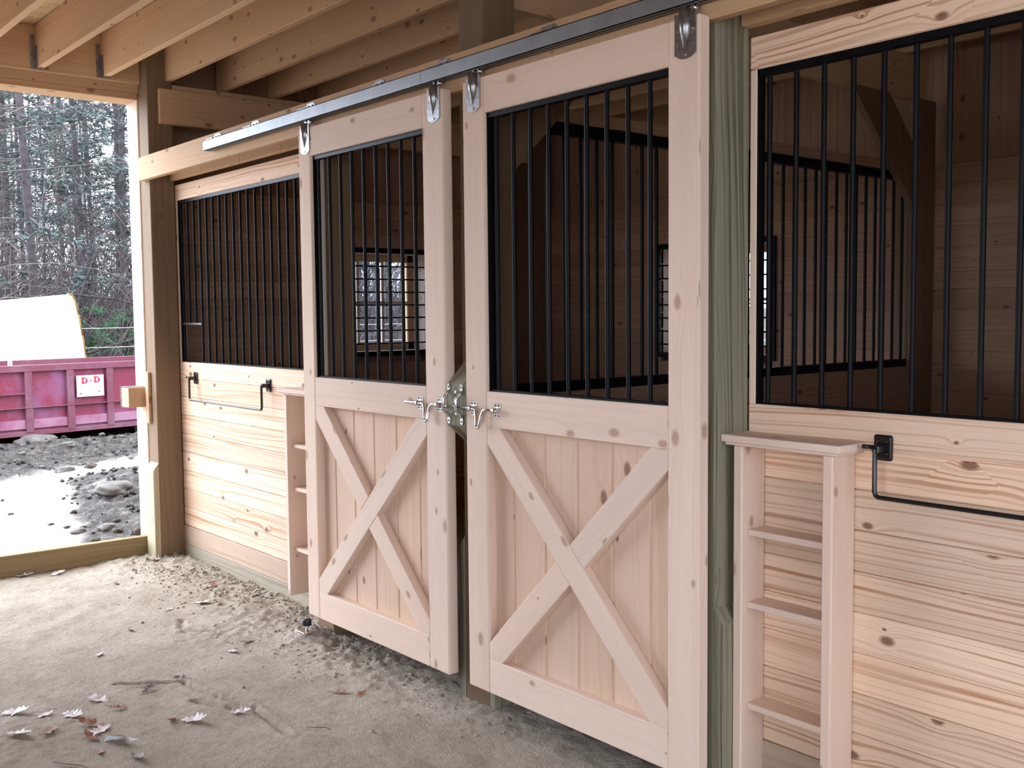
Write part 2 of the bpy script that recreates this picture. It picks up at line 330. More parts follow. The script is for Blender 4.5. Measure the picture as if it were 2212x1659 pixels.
# ------------------------------------------------------------------ ground: floor and yard
GZ = -0.015
def axis(segs):
    out = []
    for a, b, st in segs:
        n = max(1, int(round((b-a)/st)))
        out += [a+(b-a)*i/n for i in range(n)]
    out.append(segs[-1][1]); return out
def smooth(a, b, x):
    t = max(0.0, min(1.0, (x-a)/(b-a))); return t*t*(3-2*t)
def nz(x, y, s, o=0.0): return noise.noise(Vector((x*s+o, y*s-o, o*0.7)))
GROOVES = [[(0.10, -1.11), (0.18, -1.01), (0.247, -0.90), (0.465, -0.86), (0.675, -0.80), (1.02, -0.83)], [(0.48, -0.945), (0.63, -0.88), (0.77, -0.83)], [(-0.62, -0.55), (-0.45, -0.62), (-0.30, -0.52)]]
def floor_h(x, y):
    if y > 0.05: return GZ-0.01+0.012*nz(x, y, 3)
    h = 0.014*nz(x, y, 1.3, 3)+0.007*nz(x, y, 4, 1)
    # combed ridges of the raked dirt
    w = y*1.0+x*0.45+0.25*nz(x, y, 1.6, 8)
    h += 0.0035*math.sin(w*26)*max(0, nz(x, y, 1.9, 5)+0.15)
    h += 0.010*max(0, nz(x*0.55, y, 9, 2)-0.12)
    # loose soil thrown up beside the walls and posts
    edge = smooth(-0.62, -0.22, y+0.10*nz(x, y, 2.5, 4))*(1-smooth(0.45, 1.3, x))+smooth(-0.42, -0.15, y)*0.5
    edge += (1-smooth(-1.95, -1.5, x))*smooth(-0.8, -0.3, y)*0.8
    patch = max(0.0, nz(x, y, 1.7, 11)-0.10)*1.5+0.9*math.exp(-(((x-0.45)/0.35)**2+((y+1.62)/0.22)**2))
    e = min(1.2, edge+patch*0.8)
    cl = abs(nz(x, y, 12, 3))*0.55+abs(nz(x, y, 25, 6))*0.55+abs(nz(x, y, 43, 9))*0.35
    h += e*(0.016*cl*cl+0.022*cl+0.010)
    h += 0.0025*nz(x, y, 45, 2)+0.006*min(0.0, nz(x*0.6, y*1.2, 5.5, 7)+0.18)
    for ln in GROOVES:
        for (ax_, ay_), (bx2, by2) in zip(ln, ln[1:]):
            if min(ax_, bx2)-0.08 < x < max(ax_, bx2)+0.08 and min(ay_, by2)-0.08 < y < max(ay_, by2)+0.08:
                dx, dy = bx2-ax_, by2-ay_; t = max(0, min(1, ((x-ax_)*dx+(y-ay_)*dy)/(dx*dx+dy*dy))); q = math.hypot(x-ax_-dx*t, y-ay_-dy*t)
                h += -0.018*math.exp(-(q/0.011)**2)+0.005*math.exp(-((q-0.025)/0.012)**2)
    h += 0.045*math.exp(-(((x-0.11)/0.10)**2+((y+0.24)/0.09)**2))
    return GZ+h
def grid(name, xs, ys, hf, mat, zone=None):
    nx, ny = len(xs), len(ys)
    vs = [(x, y, hf(x, y)) for x in xs for y in ys]
    fs = [(i*ny+j, (i+1)*ny+j, (i+1)*ny+j+1, i*ny+j+1) for i in range(nx-1) for j in range(ny-1)]
    me = bpy.data.meshes.new(name); me.from_pydata(vs, [], fs); me.materials.append(mat)
    me.polygons.foreach_set('use_smooth', [True]*len(fs))
    if zone:
        ca = me.color_attributes.new('zone', 'FLOAT_COLOR', 'POINT')
        flat = []
        for v in vs: flat += list(zone(v[0], v[1]))+[1.0]
        ca.data.foreach_set('color', flat)
    o = bpy.data.objects.new(name, me); COL.objects.link(o); return o
fl = grid('floor', axis([(-2.10, 1.6, 0.0125), (1.6, 3.0, 0.02), (3.0, 7.2, 0.15)]), axis([(-4.4, -2.2, 0.1), (-2.2, -1.5, 0.02), (-1.5, 0.0, 0.0125), (0.0, 3.1, 0.15)]), floor_h, M['sand'])
struct(fl)

def yard_h(x, y):
    d = -x
    h = -0.10
    h += 0.03*nz(x, y, 0.8, 2)
    r = smooth(14.5, 19, d+0.25*y*0)
    h += r*(1.0+0.35*nz(x, y, 0.25, 5))+smooth(19, 60, d)*1.6
    mound = math.exp(-(((x+4.1)/0.85)**2+((y-0.62)/0.55)**2))*0.17+math.exp(-(((x+5.2)/0.8)**2+((y-1.25)/0.6)**2))*0.12
    mound += math.exp(-(((x+8.1)/0.55)**2))*0.13*smooth(0.0, 0.4, y+1)
    mud = max(smooth(6.0, 6.8, d), min(1, mound*12))
    if d < 13:
        cl = abs(nz(x, y, 3.3, 1))*0.07+abs(nz(x, y, 8, 4))*0.06+abs(nz(x, y, 18, 7))*0.035
        h += mound+mud*cl+0.006*nz(x, y, 6, 3)
    else: h += 0.1*nz(x, y, 0.9, 1)+0.05*nz(x, y, 3, 1)
    return h
def yard_zone(x, y):
    d = -x
    n = 0.5*nz(x, y, 1.5, 3)+0.25*nz(x, y, 5, 3)
    heap = smooth(-0.10, 0.10, y-(-0.24+0.27*(d-3.3))+0.22*n)*smooth(2.8, 3.15, d+0.3*n)
    mud = max(smooth(6.2, 6.6, d+0.6*n), heap)
    track = math.exp(-((x+6.1+0.42*y+0.3*n)/0.24)**2)*0.75+math.exp(-((x+4.9+0.3*y+0.2*n)/0.12)**2)*0.3
    s = max(1-mud, min(1, track))
    lit = smooth(15.0, 17.5, d+1.2*n) if d > 13 else 0
    gr = smooth(12.5, 13.5, d)*(1-smooth(16.0, 17.5, d+2*n))*0.9
    return (s, lit, gr)
yd = grid('ground', axis([(-90, -30, 3), (-30, -14, 0.5), (-14, -9.6, 0.12), (-9.6, -2.1, 0.035)]), axis([(-40, -6, 2.5), (-6, -1.4, 0.3), (-1.4, 3.1, 0.035), (3.1, 9, 0.3), (9, 50, 2.0)]), yard_h, M['yard'], yard_zone)
struct(yd)
sg = grid('ground', axis([(-2.1, 30, 2.0)]), axis([(3.2, 40, 2.0)]), lambda x, y: -0.12, M['yard'], lambda x, y: (0.3, 0.5, 0.2)); struct(sg)
sg2 = grid('ground', axis([(-2.1, 30, 2.0)]), axis([(-30, -4.4, 2.0)]), lambda x, y: -0.06, M['yard'], lambda x, y: (0.8, 0, 0)); struct(sg2)
sg3 = grid('ground', axis([(7.2, 30, 2.0)]), axis([(-4.4, 3.2, 1.9)]), lambda x, y: -0.06, M['yard'], lambda x, y: (0.8, 0, 0)); struct(sg3)

# ------------------------------------------------------------------ barn shell
# roof deck / loft floor
m = MB()
for i in range(4):
    for j in range(6):
        m.box((-2.2+i*2.44, -4.2+j*1.24, 3.092), (-2.2+i*2.44+2.435, -4.2+j*1.24+1.236, 3.11), 'x', 0)
struct(m.build('ceiling', M['osb']))
# vertical sheathing, outer skin of the end wall with door opening and window hole
def vboards(m, fix, a0, a1, z0, z1, holes=(), w=0.185, ax='y', t=0.022):
    a = a0
    while a < a1-1e-6:
        b = min(a+w, a1); segs = [(z0, z1)]
        for h0, h1, hz0, hz1 in holes:
            if b > h0+1e-4 and a < h1-1e-4:
                if a < h0: b = h0
                elif b > h1: b = h1
                ns = []
                for s0, s1 in segs:
                    if hz0 > s0: ns.append((s0, min(hz0, s1)))
                    if hz1 < s1: ns.append((max(hz1, s0), s1))
                segs = ns
        for s0, s1 in segs:
            if ax == 'y': m.box((fix, a, s0), (fix+t, b-0.001, s1), 'z', 0.001)
            else: m.box((a, fix, s0), (b-0.001, fix+t, s1), 'z', 0.001)
        a = b
def hboards(m, fix, a0, a1, z0, z1, holes=(), w=0.112, ax='y', t=0.03, bev=0.003):
    z = z1
    while z > z0+1e-6:
        zb = max(z-w, z0); segs = [(a0, a1)]
        for h0, h1, hz0, hz1 in holes:
            if z > hz0+0.02 and zb < hz1-0.02:
                ns = []
                for s0, s1 in segs:
                    if h0 > s0: ns.append((s0, h0))
                    if h1 < s1: ns.append((h1, s1))
                segs = ns
        for s0, s1 in segs:
            if ax == 'y': m.box((fix, s0, zb), (fix+t, s1, z), 'y', bev)
            else: m.box((s0, fix, zb), (s1, fix+t, z), 'x', bev)
        z = zb
WY0, WY1, WZ0, WZ1 = 1.00, 1.94, 1.20, 1.89          # end-wall window
BX0, BX1 = -0.72, 0.22                                # back-wall window
OY = -0.15; OT = 2.75                                  # door opening in the end wall
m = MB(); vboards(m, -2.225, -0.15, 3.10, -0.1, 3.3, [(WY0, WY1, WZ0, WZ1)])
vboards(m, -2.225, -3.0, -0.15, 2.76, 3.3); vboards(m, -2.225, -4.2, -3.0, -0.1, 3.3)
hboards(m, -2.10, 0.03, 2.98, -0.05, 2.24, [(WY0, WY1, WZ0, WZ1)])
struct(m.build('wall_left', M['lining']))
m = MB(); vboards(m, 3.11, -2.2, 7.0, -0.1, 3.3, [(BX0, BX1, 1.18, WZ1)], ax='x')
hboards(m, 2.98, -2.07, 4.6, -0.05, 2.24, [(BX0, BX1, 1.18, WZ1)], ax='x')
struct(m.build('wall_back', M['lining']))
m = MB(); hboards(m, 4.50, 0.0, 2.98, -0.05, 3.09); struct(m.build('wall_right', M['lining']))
m = MB(); hboards(m, -4.23, -2.2, 7.0, -0.1, 3.09, [(2.4, 6.4, 0.8, 2.4)], ax='x'); struct(m.build('wall_front', M['lining']))  # unseen wall added to cut light; its opening is shaped to light the fronts
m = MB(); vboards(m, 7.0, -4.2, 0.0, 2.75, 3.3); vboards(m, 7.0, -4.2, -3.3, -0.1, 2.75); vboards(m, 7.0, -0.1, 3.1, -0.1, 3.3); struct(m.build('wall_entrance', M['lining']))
# trims of the end-wall opening
m = MB(); m.box((-2.24, -0.152, -0.02), (-2.068, -0.115, 2.79), 'z', 0.003); struct(m.build('trim_1', M['door']))
m = MB(); m.box((-2.068, -0.145, 0.0), (-2.036, -0.118, 2.80), 'z', 0.002); struct(m.build('trim_2', M['brownpost']))
m = MB(); m.box((-2.24, -3.0, 2.752), (-2.06, -0.15, 2.79), 'y', 0.003); m.box((-2.075, -3.0, 2.79), (-2.055, -0.13, 2.845), 'y', 0.001); struct(m.build('trim_3', M['joist']))
m = MB(); m.box((-2.24, -3.04, 0), (-2.05, -3.0, 2.79), 'z', 0.003); struct(m.build('trim_4', M['door']))
m = MB(); m.box((-2.055, -3.0, 2.842), (-2.02, -0.10, 3.092), 'y', 0.002); struct(m.build('trim_5', M['joist']))
m = MB(); m.box((-2.12, -3.0, -0.04), (-2.065, -0.155, 0.115), 'y', 0.003)
o = m.build('threshold_board', M['sill']); setp(o, 'greenish treated board on edge across the foot of the big doorway', 'threshold')

# windows
def window(n, horiz, fix_in, fix_out, a0, a1, z0, z1):
    """horiz 'y': in the end wall, 'x': in the back wall"""
    t = thing(n, None, None, ((fix_out, (a0+a1)/2, z0) if horiz == 'y' else ((a0+a1)/2, fix_out, z0))); t['kind'] = 'structure'
    def bx(m, f0, f1, p0, p1, q0, q1, g, bev=0.002):
        if horiz == 'y': m.box((f0, p0, q0), (f1, p1, q1), g, bev)
        else: m.box((p0, f0, q0), (p1, f1, q1), g, bev)
    g = 'y' if horiz == 'y' else 'x'
    m = MB()
    bx(m, fix_out, fix_in, a0-0.02, a0, z0-0.02, z1+0.02, 'z'); bx(m, fix_out, fix_in, a1, a1+0.02, z0-0.02, z1+0.02, 'z')
    bx(m, fix_out, fix_in, a0, a1, z0-0.02, z0, g); bx(m, fix_out, fix_in, a0, a1, z1, z1+0.02, g)
    m.build('jamb_lining', M['door'], t)
    so = fix_out+(0.02 if fix_in > fix_out else -0.02); s1 = so+(0.035 if fix_in > fix_out else -0.035)
    lo, hi = min(so, s1), max(so, s1)
    m = MB()
    bx(m, lo, hi, a0, a0+0.05, z0, z1, 'z'); bx(m, lo, hi, a1-0.05, a1, z0, z1, 'z')
    bx(m, lo, hi, a0, a1, z0, z0+0.045, g); bx(m, lo, hi, a0, a1, z1-0.05, z1, g)
    sa = m.build('sash', M['joist'], t)
    m = MB(); w = (a1-0.05-a0-0.05); mid = (lo+hi)/2
    for i in range(1, 4): p = a0+0.05+w*i/4; bx(m, mid-0.010, mid+0.010, p-0.010, p+0.010, z0+0.04, z1-0.045, 'z')
    bx(m, mid-0.010, mid+0.010, a0+0.04, a1-0.04, (z0+z1)/2-0.01, (z0+z1)/2+0.01, g)
    m.build('muntins', M['door'], t)
    m = MB(); bx(m, mid-0.002, mid+0.002, a0+0.04, a1-0.04, z0+0.04, z1-0.045, g, 0); m.build('pane', M['glass'], t)
    return t
window('window_1', 'y', -2.075, -2.30, WY0, WY1, WZ0, WZ1)
window('window_2', 'x', 2.985, 3.20, BX0, BX1, 1.18, WZ1)
def window_guard(label, horiz, fix, a0, a1, z0, z1):
    t = thing('window_guard', label, 'window guard', ((fix, (a0+a1)/2, z0) if horiz == 'y' else ((a0+a1)/2, fix, z0)))
    def bx(m, f0, f1, p0, p1, q0, q1):
        if horiz == 'y': m.box((fix+f0, p0, q0), (fix+f1, p1, q1), 'y', 0.001)
        else: m.box((p0, fix-f1, q0), (p1, fix-f0, q1), 'x', 0.001)
    m = MB(); w = 0.035
    bx(m, 0.001, 0.02, a0-w, a1+w, z1, z1+w); bx(m, 0.001, 0.02, a0-w, a1+w, z0-w, z0); bx(m, 0.001, 0.02, a0-w, a0, z0, z1); bx(m, 0.001, 0.02, a1, a1+w, z0, z1)
    m.build('frame', M['black'], t)
    z = z0+0.055
    while z < z1-0.03:
        mm = MB(); P = (lambda p: (fix+0.01, p, z)) if horiz == 'y' else (lambda p: (p, fix-0.01, z))
        mm.tube([P(a0-0.02), P(a1+0.02)], 0.0055, 6); mm.build('bar', M['black'], t); z += 0.0905
window_guard('black barred guard over the paned window seen through the left door', 'y', -2.068, WY0, WY1, WZ0, WZ1)
window_guard('black barred guard whose edge shows at the right of the nearer door grille', 'x', 2.978, BX0, BX1, 1.18, WZ1)

# ------------------------------------------------------------------ posts
def post(label, x0, x1, y0, y1, top, mat, blocks, group=None):
    t = thing('wooden_post', label, 'post', ((x0+x1)/2, (y0+y1)/2, -0.05), group)
    m = MB(); m.box((x0, y0, -0.05), (x1, y1, top), 'z', 0.004); m.build('shaft', mat, t)
    for kind, th, zt in blocks:
        m = MB(); bz = zt-0.045
        if kind == 'front': m.prism([(y0, -0.05), (y0, zt), (y0-th, bz), (y0-th, -0.05)], 'x', x0, x1, (0,0,1), 0.001); m.build('foot_block', M['treatedtan'], t); continue
        if kind == 'right': m.prism([(x1, -0.05), (x1, zt), (x1+th, bz), (x1+th, -0.05)], 'y', y0, y1-0.02, (0,0,1), 0.001)
        if kind == 'left': m.prism([(x0, -0.05), (x0, zt), (x0-th, bz), (x0-th, -0.05)], 'y', y0, y1-0.02, (0,0,1), 0.001)
        m.build('foot_block', M['treated'], t)
    return t
post('brown corner post between the big doorway and the far stall wall', -2.035, -1.905, -0.15, 0.0, 3.09, M['brownpost'], [('front', 0.035, 0.58)])
post('short post foot showing under the left end of the far sliding door', 0.012, 0.157, -0.15, -0.002, 2.26, M['brownpost'], [])  # dark brown wood stands in for the shadow behind the door
post('middle post standing between the two sliding doors and rising past the track', 1.152, 1.297, -0.15, 0.0, 3.09, M['brownpost'], [('left', 0.032, 0.62), ('right', 0.032, 0.62)])
post('greenish treated post with wavy grain right of the nearer sliding door', 2.21, 2.356, -0.15, 0.0, 3.09, M['treated'], [('right', 0.032, 0.60)])
post('brown post at the back wall carrying the stall divider beam', 1.15, 1.295, 2.80, 2.975, 2.58, M['brownpost'], [])
m = MB(); m.box((-2.06, 2.78, -0.05), (-1.86, 2.97, 3.09), 'z', 0.004)
setp(m.build('wooden_post', M['brownpost']), 'dark post in the far back corner behind the barred divider', 'post')
m = MB(); m.box((4.44, -0.15, -0.05), (4.585, 0.0, 3.09), 'z', 0.004)
setp(m.build('wooden_post', M['treated']), 'treated post at the near end of the right stall wall', 'post')

# knee braces at the divider
def brace_x(x0, x1, pts, label):
    m = MB(); d = Vector((0, pts[1][0]-pts[0][0], pts[1][1]-pts[0][1])); m.prism(pts, 'x', x0, x1, d, 0.002)
    setp(m.build('knee_brace', M['brownpost']), label, 'brace')
brace_x(1.25, 1.288, [(2.798, 1.98), (2.80, 2.30), (2.52, 2.58), (2.18, 2.58)], 'dark diagonal knee brace at the back post above the stall divider')
brace_x(1.25, 1.288, [(0.002, 1.98), (0.002, 2.30), (0.28, 2.58), (0.62, 2.58)], 'dark diagonal knee brace behind the middle post above the near door grille')

# beams and joists
m = MB(); m.box((-1.903, -0.09, 2.597), (-1.868, 2.97, 2.80), 'y', 0.002); setp(m.build('support_beam', M['joist']), 'tan beam board with blue end mark running back from the corner post', 'beam')
m = MB(); m.box((-1.945, 0.003, 2.60), (-1.906, 2.97, 2.836), 'y', 0.002); setp(m.build('support_beam', M['joist']), 'taller ledger board behind the tan beam under the joist ends', 'beam')
m = MB(); m.box((1.198, 0.003, 2.582), (1.24, 2.97, 2.82), 'y', 0.002); setp(m.build('support_beam', M['joist']), 'beam running back from the middle post over the stall divider', 'beam')
JY = [-3.60, -3.24, -2.88, -2.52, -2.16, -1.80, -1.44, -1.078, -0.716, -0.355, -0.022, 0.335, 0.68, 1.04, 1.40, 1.76, 2.12, 2.48, 2.84]
ordn = {-1.078: 'pale ceiling joist crossing the top left corner of the picture', -0.716: 'ceiling joist second from the top left corner, ending above the doorway',
        -0.355: 'ceiling joist meeting the wall just left of the corner post', -0.022: 'long knotty ceiling joist butting against the corner post',
        0.335: 'ceiling joist first behind the corner post, resting on the ledger', 0.68: 'ceiling joist second behind the corner post, resting on the ledger',
        1.04: 'shadowed ceiling joist third behind the corner post, just above the header'}
for jy in JY:
    x0 = -2.018 if jy < -0.1 else (-1.903 if jy < 0.1 else -1.98); zb = 2.85 if jy < 0.1 else 2.84
    lab = ordn.get(jy, 'ceiling joist over the aisle out of view' if jy < -1.2 else 'dark ceiling joist over the stalls behind the middle post')
    t = thing('ceiling_joist', lab, 'joist', (2.5, jy, zb), 'parallel ceiling joists')
    m = MB(); m.box((x0, jy-0.019, zb), (7.0, jy+0.019, 3.09), 'x', 0.003); m.build('board', M['joist'], t)
    if jy < -0.1:
        m = MB(); m.box((x0+0.001, jy-0.045, zb+0.0), (x0+0.003, jy-0.019, zb+0.19), 'z', 0); m.box((x0+0.001, jy-0.022, zb-0.003), (x0+0.055, jy+0.022, zb-0.0005), 'x', 0)
        m.box((x0+0.001, jy-0.0215, zb), (x0+0.05, jy-0.0195, zb+0.12), 'z', 0); m.build('joist_hanger', M['galvdark'], t)

# ------------------------------------------------------------------ header beam and track
HY0, HY1 = -0.190, -0.152
m = MB(); m.box((-1.985, HY0, 2.262), (7.0, HY1, 2.398), 'x', 0.003)
setp(m.build('header_beam', M['joist']), 'long pine header board carrying the galvanised door track', 'beam')
m = MB(); xs = [-1.903, -1.45, -0.95, -0.48, 0.05]
for a, b in zip(xs, xs[1:]): m.box((a, -0.03, 2.268), (b-0.002, 0.004, 2.39), 'x', 0.002)
setp(m.build('wall_girt', M['joist']), 'pine girt pieces above the far stall grille behind the header', 'beam')
m = MB(); m.box((2.358, -0.045, 2.268), (4.44, 0.0, 2.39), 'x', 0.002)
setp(m.build('wall_girt', M['joist']), 'pine girt above the near right grille under the header', 'beam')
TX0, TX1 = -0.925, 2.46
tk = thing('door_track', 'long galvanised sliding door track on the header board', 'door track', ((TX0+TX1)/2, -0.215, 2.297))
def channel(x0, x1):
    m = MB(); y0, y1, z0, z1, t = -0.2385, -0.1985, 2.305, 2.355, 0.0025
    m.box((x0, y0, z0), (x1, y0+t, z1), 'x', 0); m.box((x0, y1-t, z0), (x1, y1, z1), 'x', 0); m.box((x0, y0, z1-t), (x1, y1, z1), 'x', 0)
    m.box((x0, y0, z0), (x1, y0+0.017, z0+t), 'x', 0); m.box((x0, y1-0.017, z0), (x1, y1, z0+t), 'x', 0)
    m.box((x0, y0+0.0145, z0), (x1, y0+0.017, z0+0.008), 'x', 0)
    return m
channel(TX0, 1.032).build('rail', M['galv'], tk); channel(1.034, TX1).build('rail', M['galv'], tk)
m = MB(); m.box((TX0-0.002, -0.2385, 2.306), (TX0+0.001, -0.1985, 2.355), 'z', 0); m.tube([(TX0-0.003, -0.222, 2.335), (TX0+0.004, -0.222, 2.335)], 0.004, 8, mat=1); m.build('end_cap', [M['galv'], M['screw']], tk)
for bx_ in (-0.85, -0.42, 0.12, 0.68, 1.12, 1.70, 2.25):
    m = MB(); w = 0.040
    m.prism([(bx_-w, 2.354), (bx_+w, 2.354), (bx_+w, 2.378), (bx_+w-0.012, 2.388), (bx_-w+0.012, 2.388), (bx_-w, 2.378)], 'y', HY0-0.0035, HY0-0.0005, (1,0,0), 0)
    m.box((bx_-w, -0.240, 2.3555), (bx_+w, HY0-0.0005, 2.3585), 'x', 0)
    br = m.build('bracket', M['galvdark'], tk)
    for s in (-0.018, 0.018):
        mm = MB(); mm.tube([(bx_+s, HY0-0.002, 2.372), (bx_+s, HY0-0.009, 2.372)], 0.006, 6, smooth=False); mm.build('bolt', M['galvdark'], br)

# ------------------------------------------------------------------ grilles
def grille(parent, x0, x1, y, z0, z1, xs, rb=0.0075, fr=0.018, short=None, side=True):
    m = MB()
    m.box((x0, y-0.014, z1-fr), (x1, y+0.014, z1), 'x', 0.001); m.box((x0, y-0.014, z0), (x1, y+0.014, z0+0.007), 'x', 0.001)
    if side: m.box((x0, y-0.014, z0), (x0+0.006, y+0.014, z1), 'z', 0); m.box((x1-0.006, y-0.014, z0), (x1, y+0.014, z1), 'z', 0)
    g = m.build('grille', M['black'], parent)
    for i, x in enumerate(xs):
        zb = z0+0.005
        if short and short[0] < x < short[1]: zb = short[2]
        mm = MB(); mm.tube([(x, y, zb), (x, y, z1-0.004)], rb, 8, cap=False); mm.build('bar', M['black'], g)
    if short:
        mm = MB(); mm.box((short[0]-0.01, y-0.008, short[2]-0.012), (short[1]+0.01, y+0.008, short[2]), 'x', 0.001); mm.build('feed_opening_bar', M['galvdark'], g)
    return g

# ------------------------------------------------------------------ sliding doors
DY0, DY1 = -0.235, -0.189; ZB, ZT = 0.105, 2.273; ZO, ZS, ZM, ZR = 2.148, 1.186, 1.060, 0.229
def hexbrace(xl, xr, zb, zt, updown):
    a, b = 0.070, 0.060
    if updown == 'ul_lr': return [(xl, zt), (xl+a, zt), (xr, zb+b), (xr, zb), (xr-a, zb), (xl, zt-b)]
    return [(xr, zt), (xr-a, zt), (xl, zb+b), (xl, zb), (xl+a, zb), (xr, zt-b)]
def clip(poly, p, n):
    """keep side where (q-p).n >= 0"""
    out = []
    for i in range(len(poly)):
        q, r = poly[i], poly[(i+1) % len(poly)]
        dq = (q[0]-p[0])*n[0]+(q[1]-p[1])*n[1]; dr = (r[0]-p[0])*n[0]+(r[1]-p[1])*n[1]
        if dq >= 0: out.append(q)
        if dq*dr < 0:
            t = dq/(dq-dr); out.append((q[0]+(r[0]-q[0])*t, q[1]+(r[1]-q[1])*t))
    return out
def latch(parent, xa, xb, xu, xtip, xend, z=1.122):
    """bolt latch on the door face; xa/xb keeper centres, xu loop, xtip pin end in the staple"""
    y = DY0-0.0135
    g = thing_child('slide_latch', parent, ((xa+xb)/2, y, z))
    for xc in (xa, xb):
        m = MB()
        for s in (-1, 1): m.box((xc-0.016, DY0-0.003, z+s*0.008), (xc+0.016, DY0-0.0005, z+s*0.026), 'x', 0.001)
        m.tube([(xc-0.015, y, z), (xc+0.015, y, z)], 0.0105, 12)
        for s in (-1, 1):
            for q in (-0.009, 0.009): m.tube([(xc+q, DY0-0.003, z+s*0.018), (xc+q, DY0-0.0045, z+s*0.018)], 0.0035, 8, mat=1)
        m.build('keeper_plate', [M['zinc'], M['screw']], g)
    m = MB(); d = 1 if xtip > xend else -1
    pts = [(xtip, y, z), (xu+d*0.030, y, z), (xu+d*0.020, y-0.002, z-0.006), (xu+d*0.014, y-0.005, z-0.024), (xu+d*0.010, y-0.009, z-0.052)]
    for k in range(0, 7):
        a = PI*k/6; pts.append((xu+d*0.010*math.cos(a), y-0.010, z-0.054-0.010*math.sin(a)))
    pts += [(xu-d*0.014, y-0.005, z-0.024), (xu-d*0.020, y-0.002, z-0.006), (xu-d*0.030, y, z), (xend, y, z)]
    m.tube(pts, 0.0062, 8); m.build('latch_bolt', M['zinc'], g)
def thing_child(name, parent, loc):
    o = bpy.data.objects.new(name, None); COL.objects.link(o); o.empty_display_size = 0.02; WLOC[o.name] = Vector(loc)
    o.parent = parent; o.location = Vector(loc)-WLOC[parent.name]; return o
def stall_door(x0, x1, xl, xr, bars, grooves, cont, label, seed):
    random.seed(seed)
    t = thing('sliding_door', label, 'door', ((x0+x1)/2, (DY0+DY1)/2, ZB))
    for a, b, zt in ((x0, xl, ZT), (xr, x1, ZT)):
        m = MB(); m.box((a, DY0, ZB), (b, DY1, zt), 'z', 0.006, 2); m.build('stile', M['door'], t)
    m = MB(); m.box((xl, DY0+0.0004, ZO), (xr, DY1, ZT-0.002), 'x', 0.002); m.build('top_rail', M['door'], t)
    m = MB(); m.box((xl, DY0+0.0004, ZM), (xr, DY1, ZS), 'x', 0.002); m.build('middle_rail', M['door'], t)
    m = MB(); m.box((xl, DY0+0.0004, ZB+0.002), (xr, DY1, ZR), 'x', 0.002); m.build('bottom_rail', M['door'], t)
    m = MB(); gs = [xl-0.004]+grooves+[xr+0.004]
    for a, b in zip(gs, gs[1:]): m.box((a+0.0035, DY1-0.008, ZR-0.01), (b-0.0035, DY1+0.002, ZM+0.01), 'z', 0.003)
    m.box((xl, DY1-0.0045, ZR-0.005), (xr, DY1+0.0015, ZM+0.005), 'z', 0)
    m.build('plank_panel', M['panel'], t)
    full = hexbrace(xl, xr, ZR, ZM, cont); other = hexbrace(xl, xr, ZR, ZM, 'll_ur' if cont == 'ul_lr' else 'ul_lr')
    d = Vector(((xr-xl), (ZR-ZM) if cont == 'ul_lr' else (ZM-ZR))).normalized(); od = (d[0], 0, d[1]); od2 = (d[0], 0, -d[1])
    m = MB(); m.prism(full, 'y', DY0+0.0002, DY1-0.0085, od, 0.002); m.build('brace', M['door'], t)
    # edges of the continuous brace
    if cont == 'ul_lr': e1, e2 = ((xl+0.070, ZM), (xr, ZR+0.060)), ((xl, ZM-0.060), (xr-0.070, ZR))
    else: e1, e2 = ((xl, ZR+0.060), (xr-0.070, ZM)), ((xl+0.070, ZR), (xr, ZM-0.060))
    for (p, q), up in ((e1, True), (e2, False)):
        dx, dz = q[0]-p[0], q[1]-p[1]; n = (-dz, dx)
        if n[1] < 0: n = (dz, -dx)
        if not up: n = (-n[0], -n[1])
        L = math.hypot(*n); n = (n[0]/L, n[1]/L); p2 = (p[0]+n[0]*0.0005, p[1]+n[1]*0.0005)
        m = MB(); m.prism(clip(other, p2, n), 'y', DY0+0.0006, DY1-0.0085, od2, 0.002); m.build('half_brace', M['door'], t)
    grille(t, xl, xr, (DY0+DY1)/2+0.004, ZS, ZO, bars)
    for xc in (x0+0.066, x1-0.048):
        g = thing_child('hanger', t, (xc, DY0, 2.22))
        m = MB(); w = 0.039
        pl = [(xc-w, 2.283), (xc-w, 2.170), (xc-w*0.5, 2.159), (xc, 2.156), (xc+w*0.5, 2.159), (xc+w, 2.170), (xc+w, 2.283)]
        m.prism(pl, 'y', DY0-0.004, DY0-0.0005, (0,0,1), 0.0008)
        m.tube([(xc, DY0-0.002, 2.290), (xc, DY0-0.002, 2.24), (xc-0.003, DY0-0.001, 2.185)], [0.019, 0.017, 0.004], 12)
        for q, zz in ((-0.026, 2.235), (0.026, 2.235), (0, 2.168)): m.tube([(xc+q, DY0-0.003, zz), (xc+q, DY0-0.007, zz)], 0.005, 8, mat=1)
        m.build('hanger_plate', [M['galvdark'], M['zinc']], g)
        m = MB(); yc = -0.2155
        m.tube([(xc, yc, 2.276), (xc, yc, 2.312)], 0.005, 8); m.box((xc-0.012, DY0-0.004, 2.274), (xc+0.012, yc+0.012, 2.279), 'x', 0.001)
        for q in (-0.014, 0.014): m.tube([(xc+q, -0.226, 2.297), (xc+q, -0.205, 2.297)], 0.0075, 10)
        m.box((xc-0.026, yc-0.003, 2.286), (xc+0.026, yc+0.003, 2.312), 'x', 0.001)
        m.build('trolley', M['zinc'], g)
    return t
bars1 = [0.208+0.0918*i for i in range(9)]; bars2 = [1.443+0.0895*i for i in range(9)]
d1 = stall_door(0.079, 1.161, 0.183, 1.034, bars1, [0.285, 0.444, 0.602, 0.769, 0.932], 'll_ur', 'farther sliding door, with the paned window showing through its grille', 11)
latch(d1, 0.999, 1.130, 1.064, 1.186, 0.915)
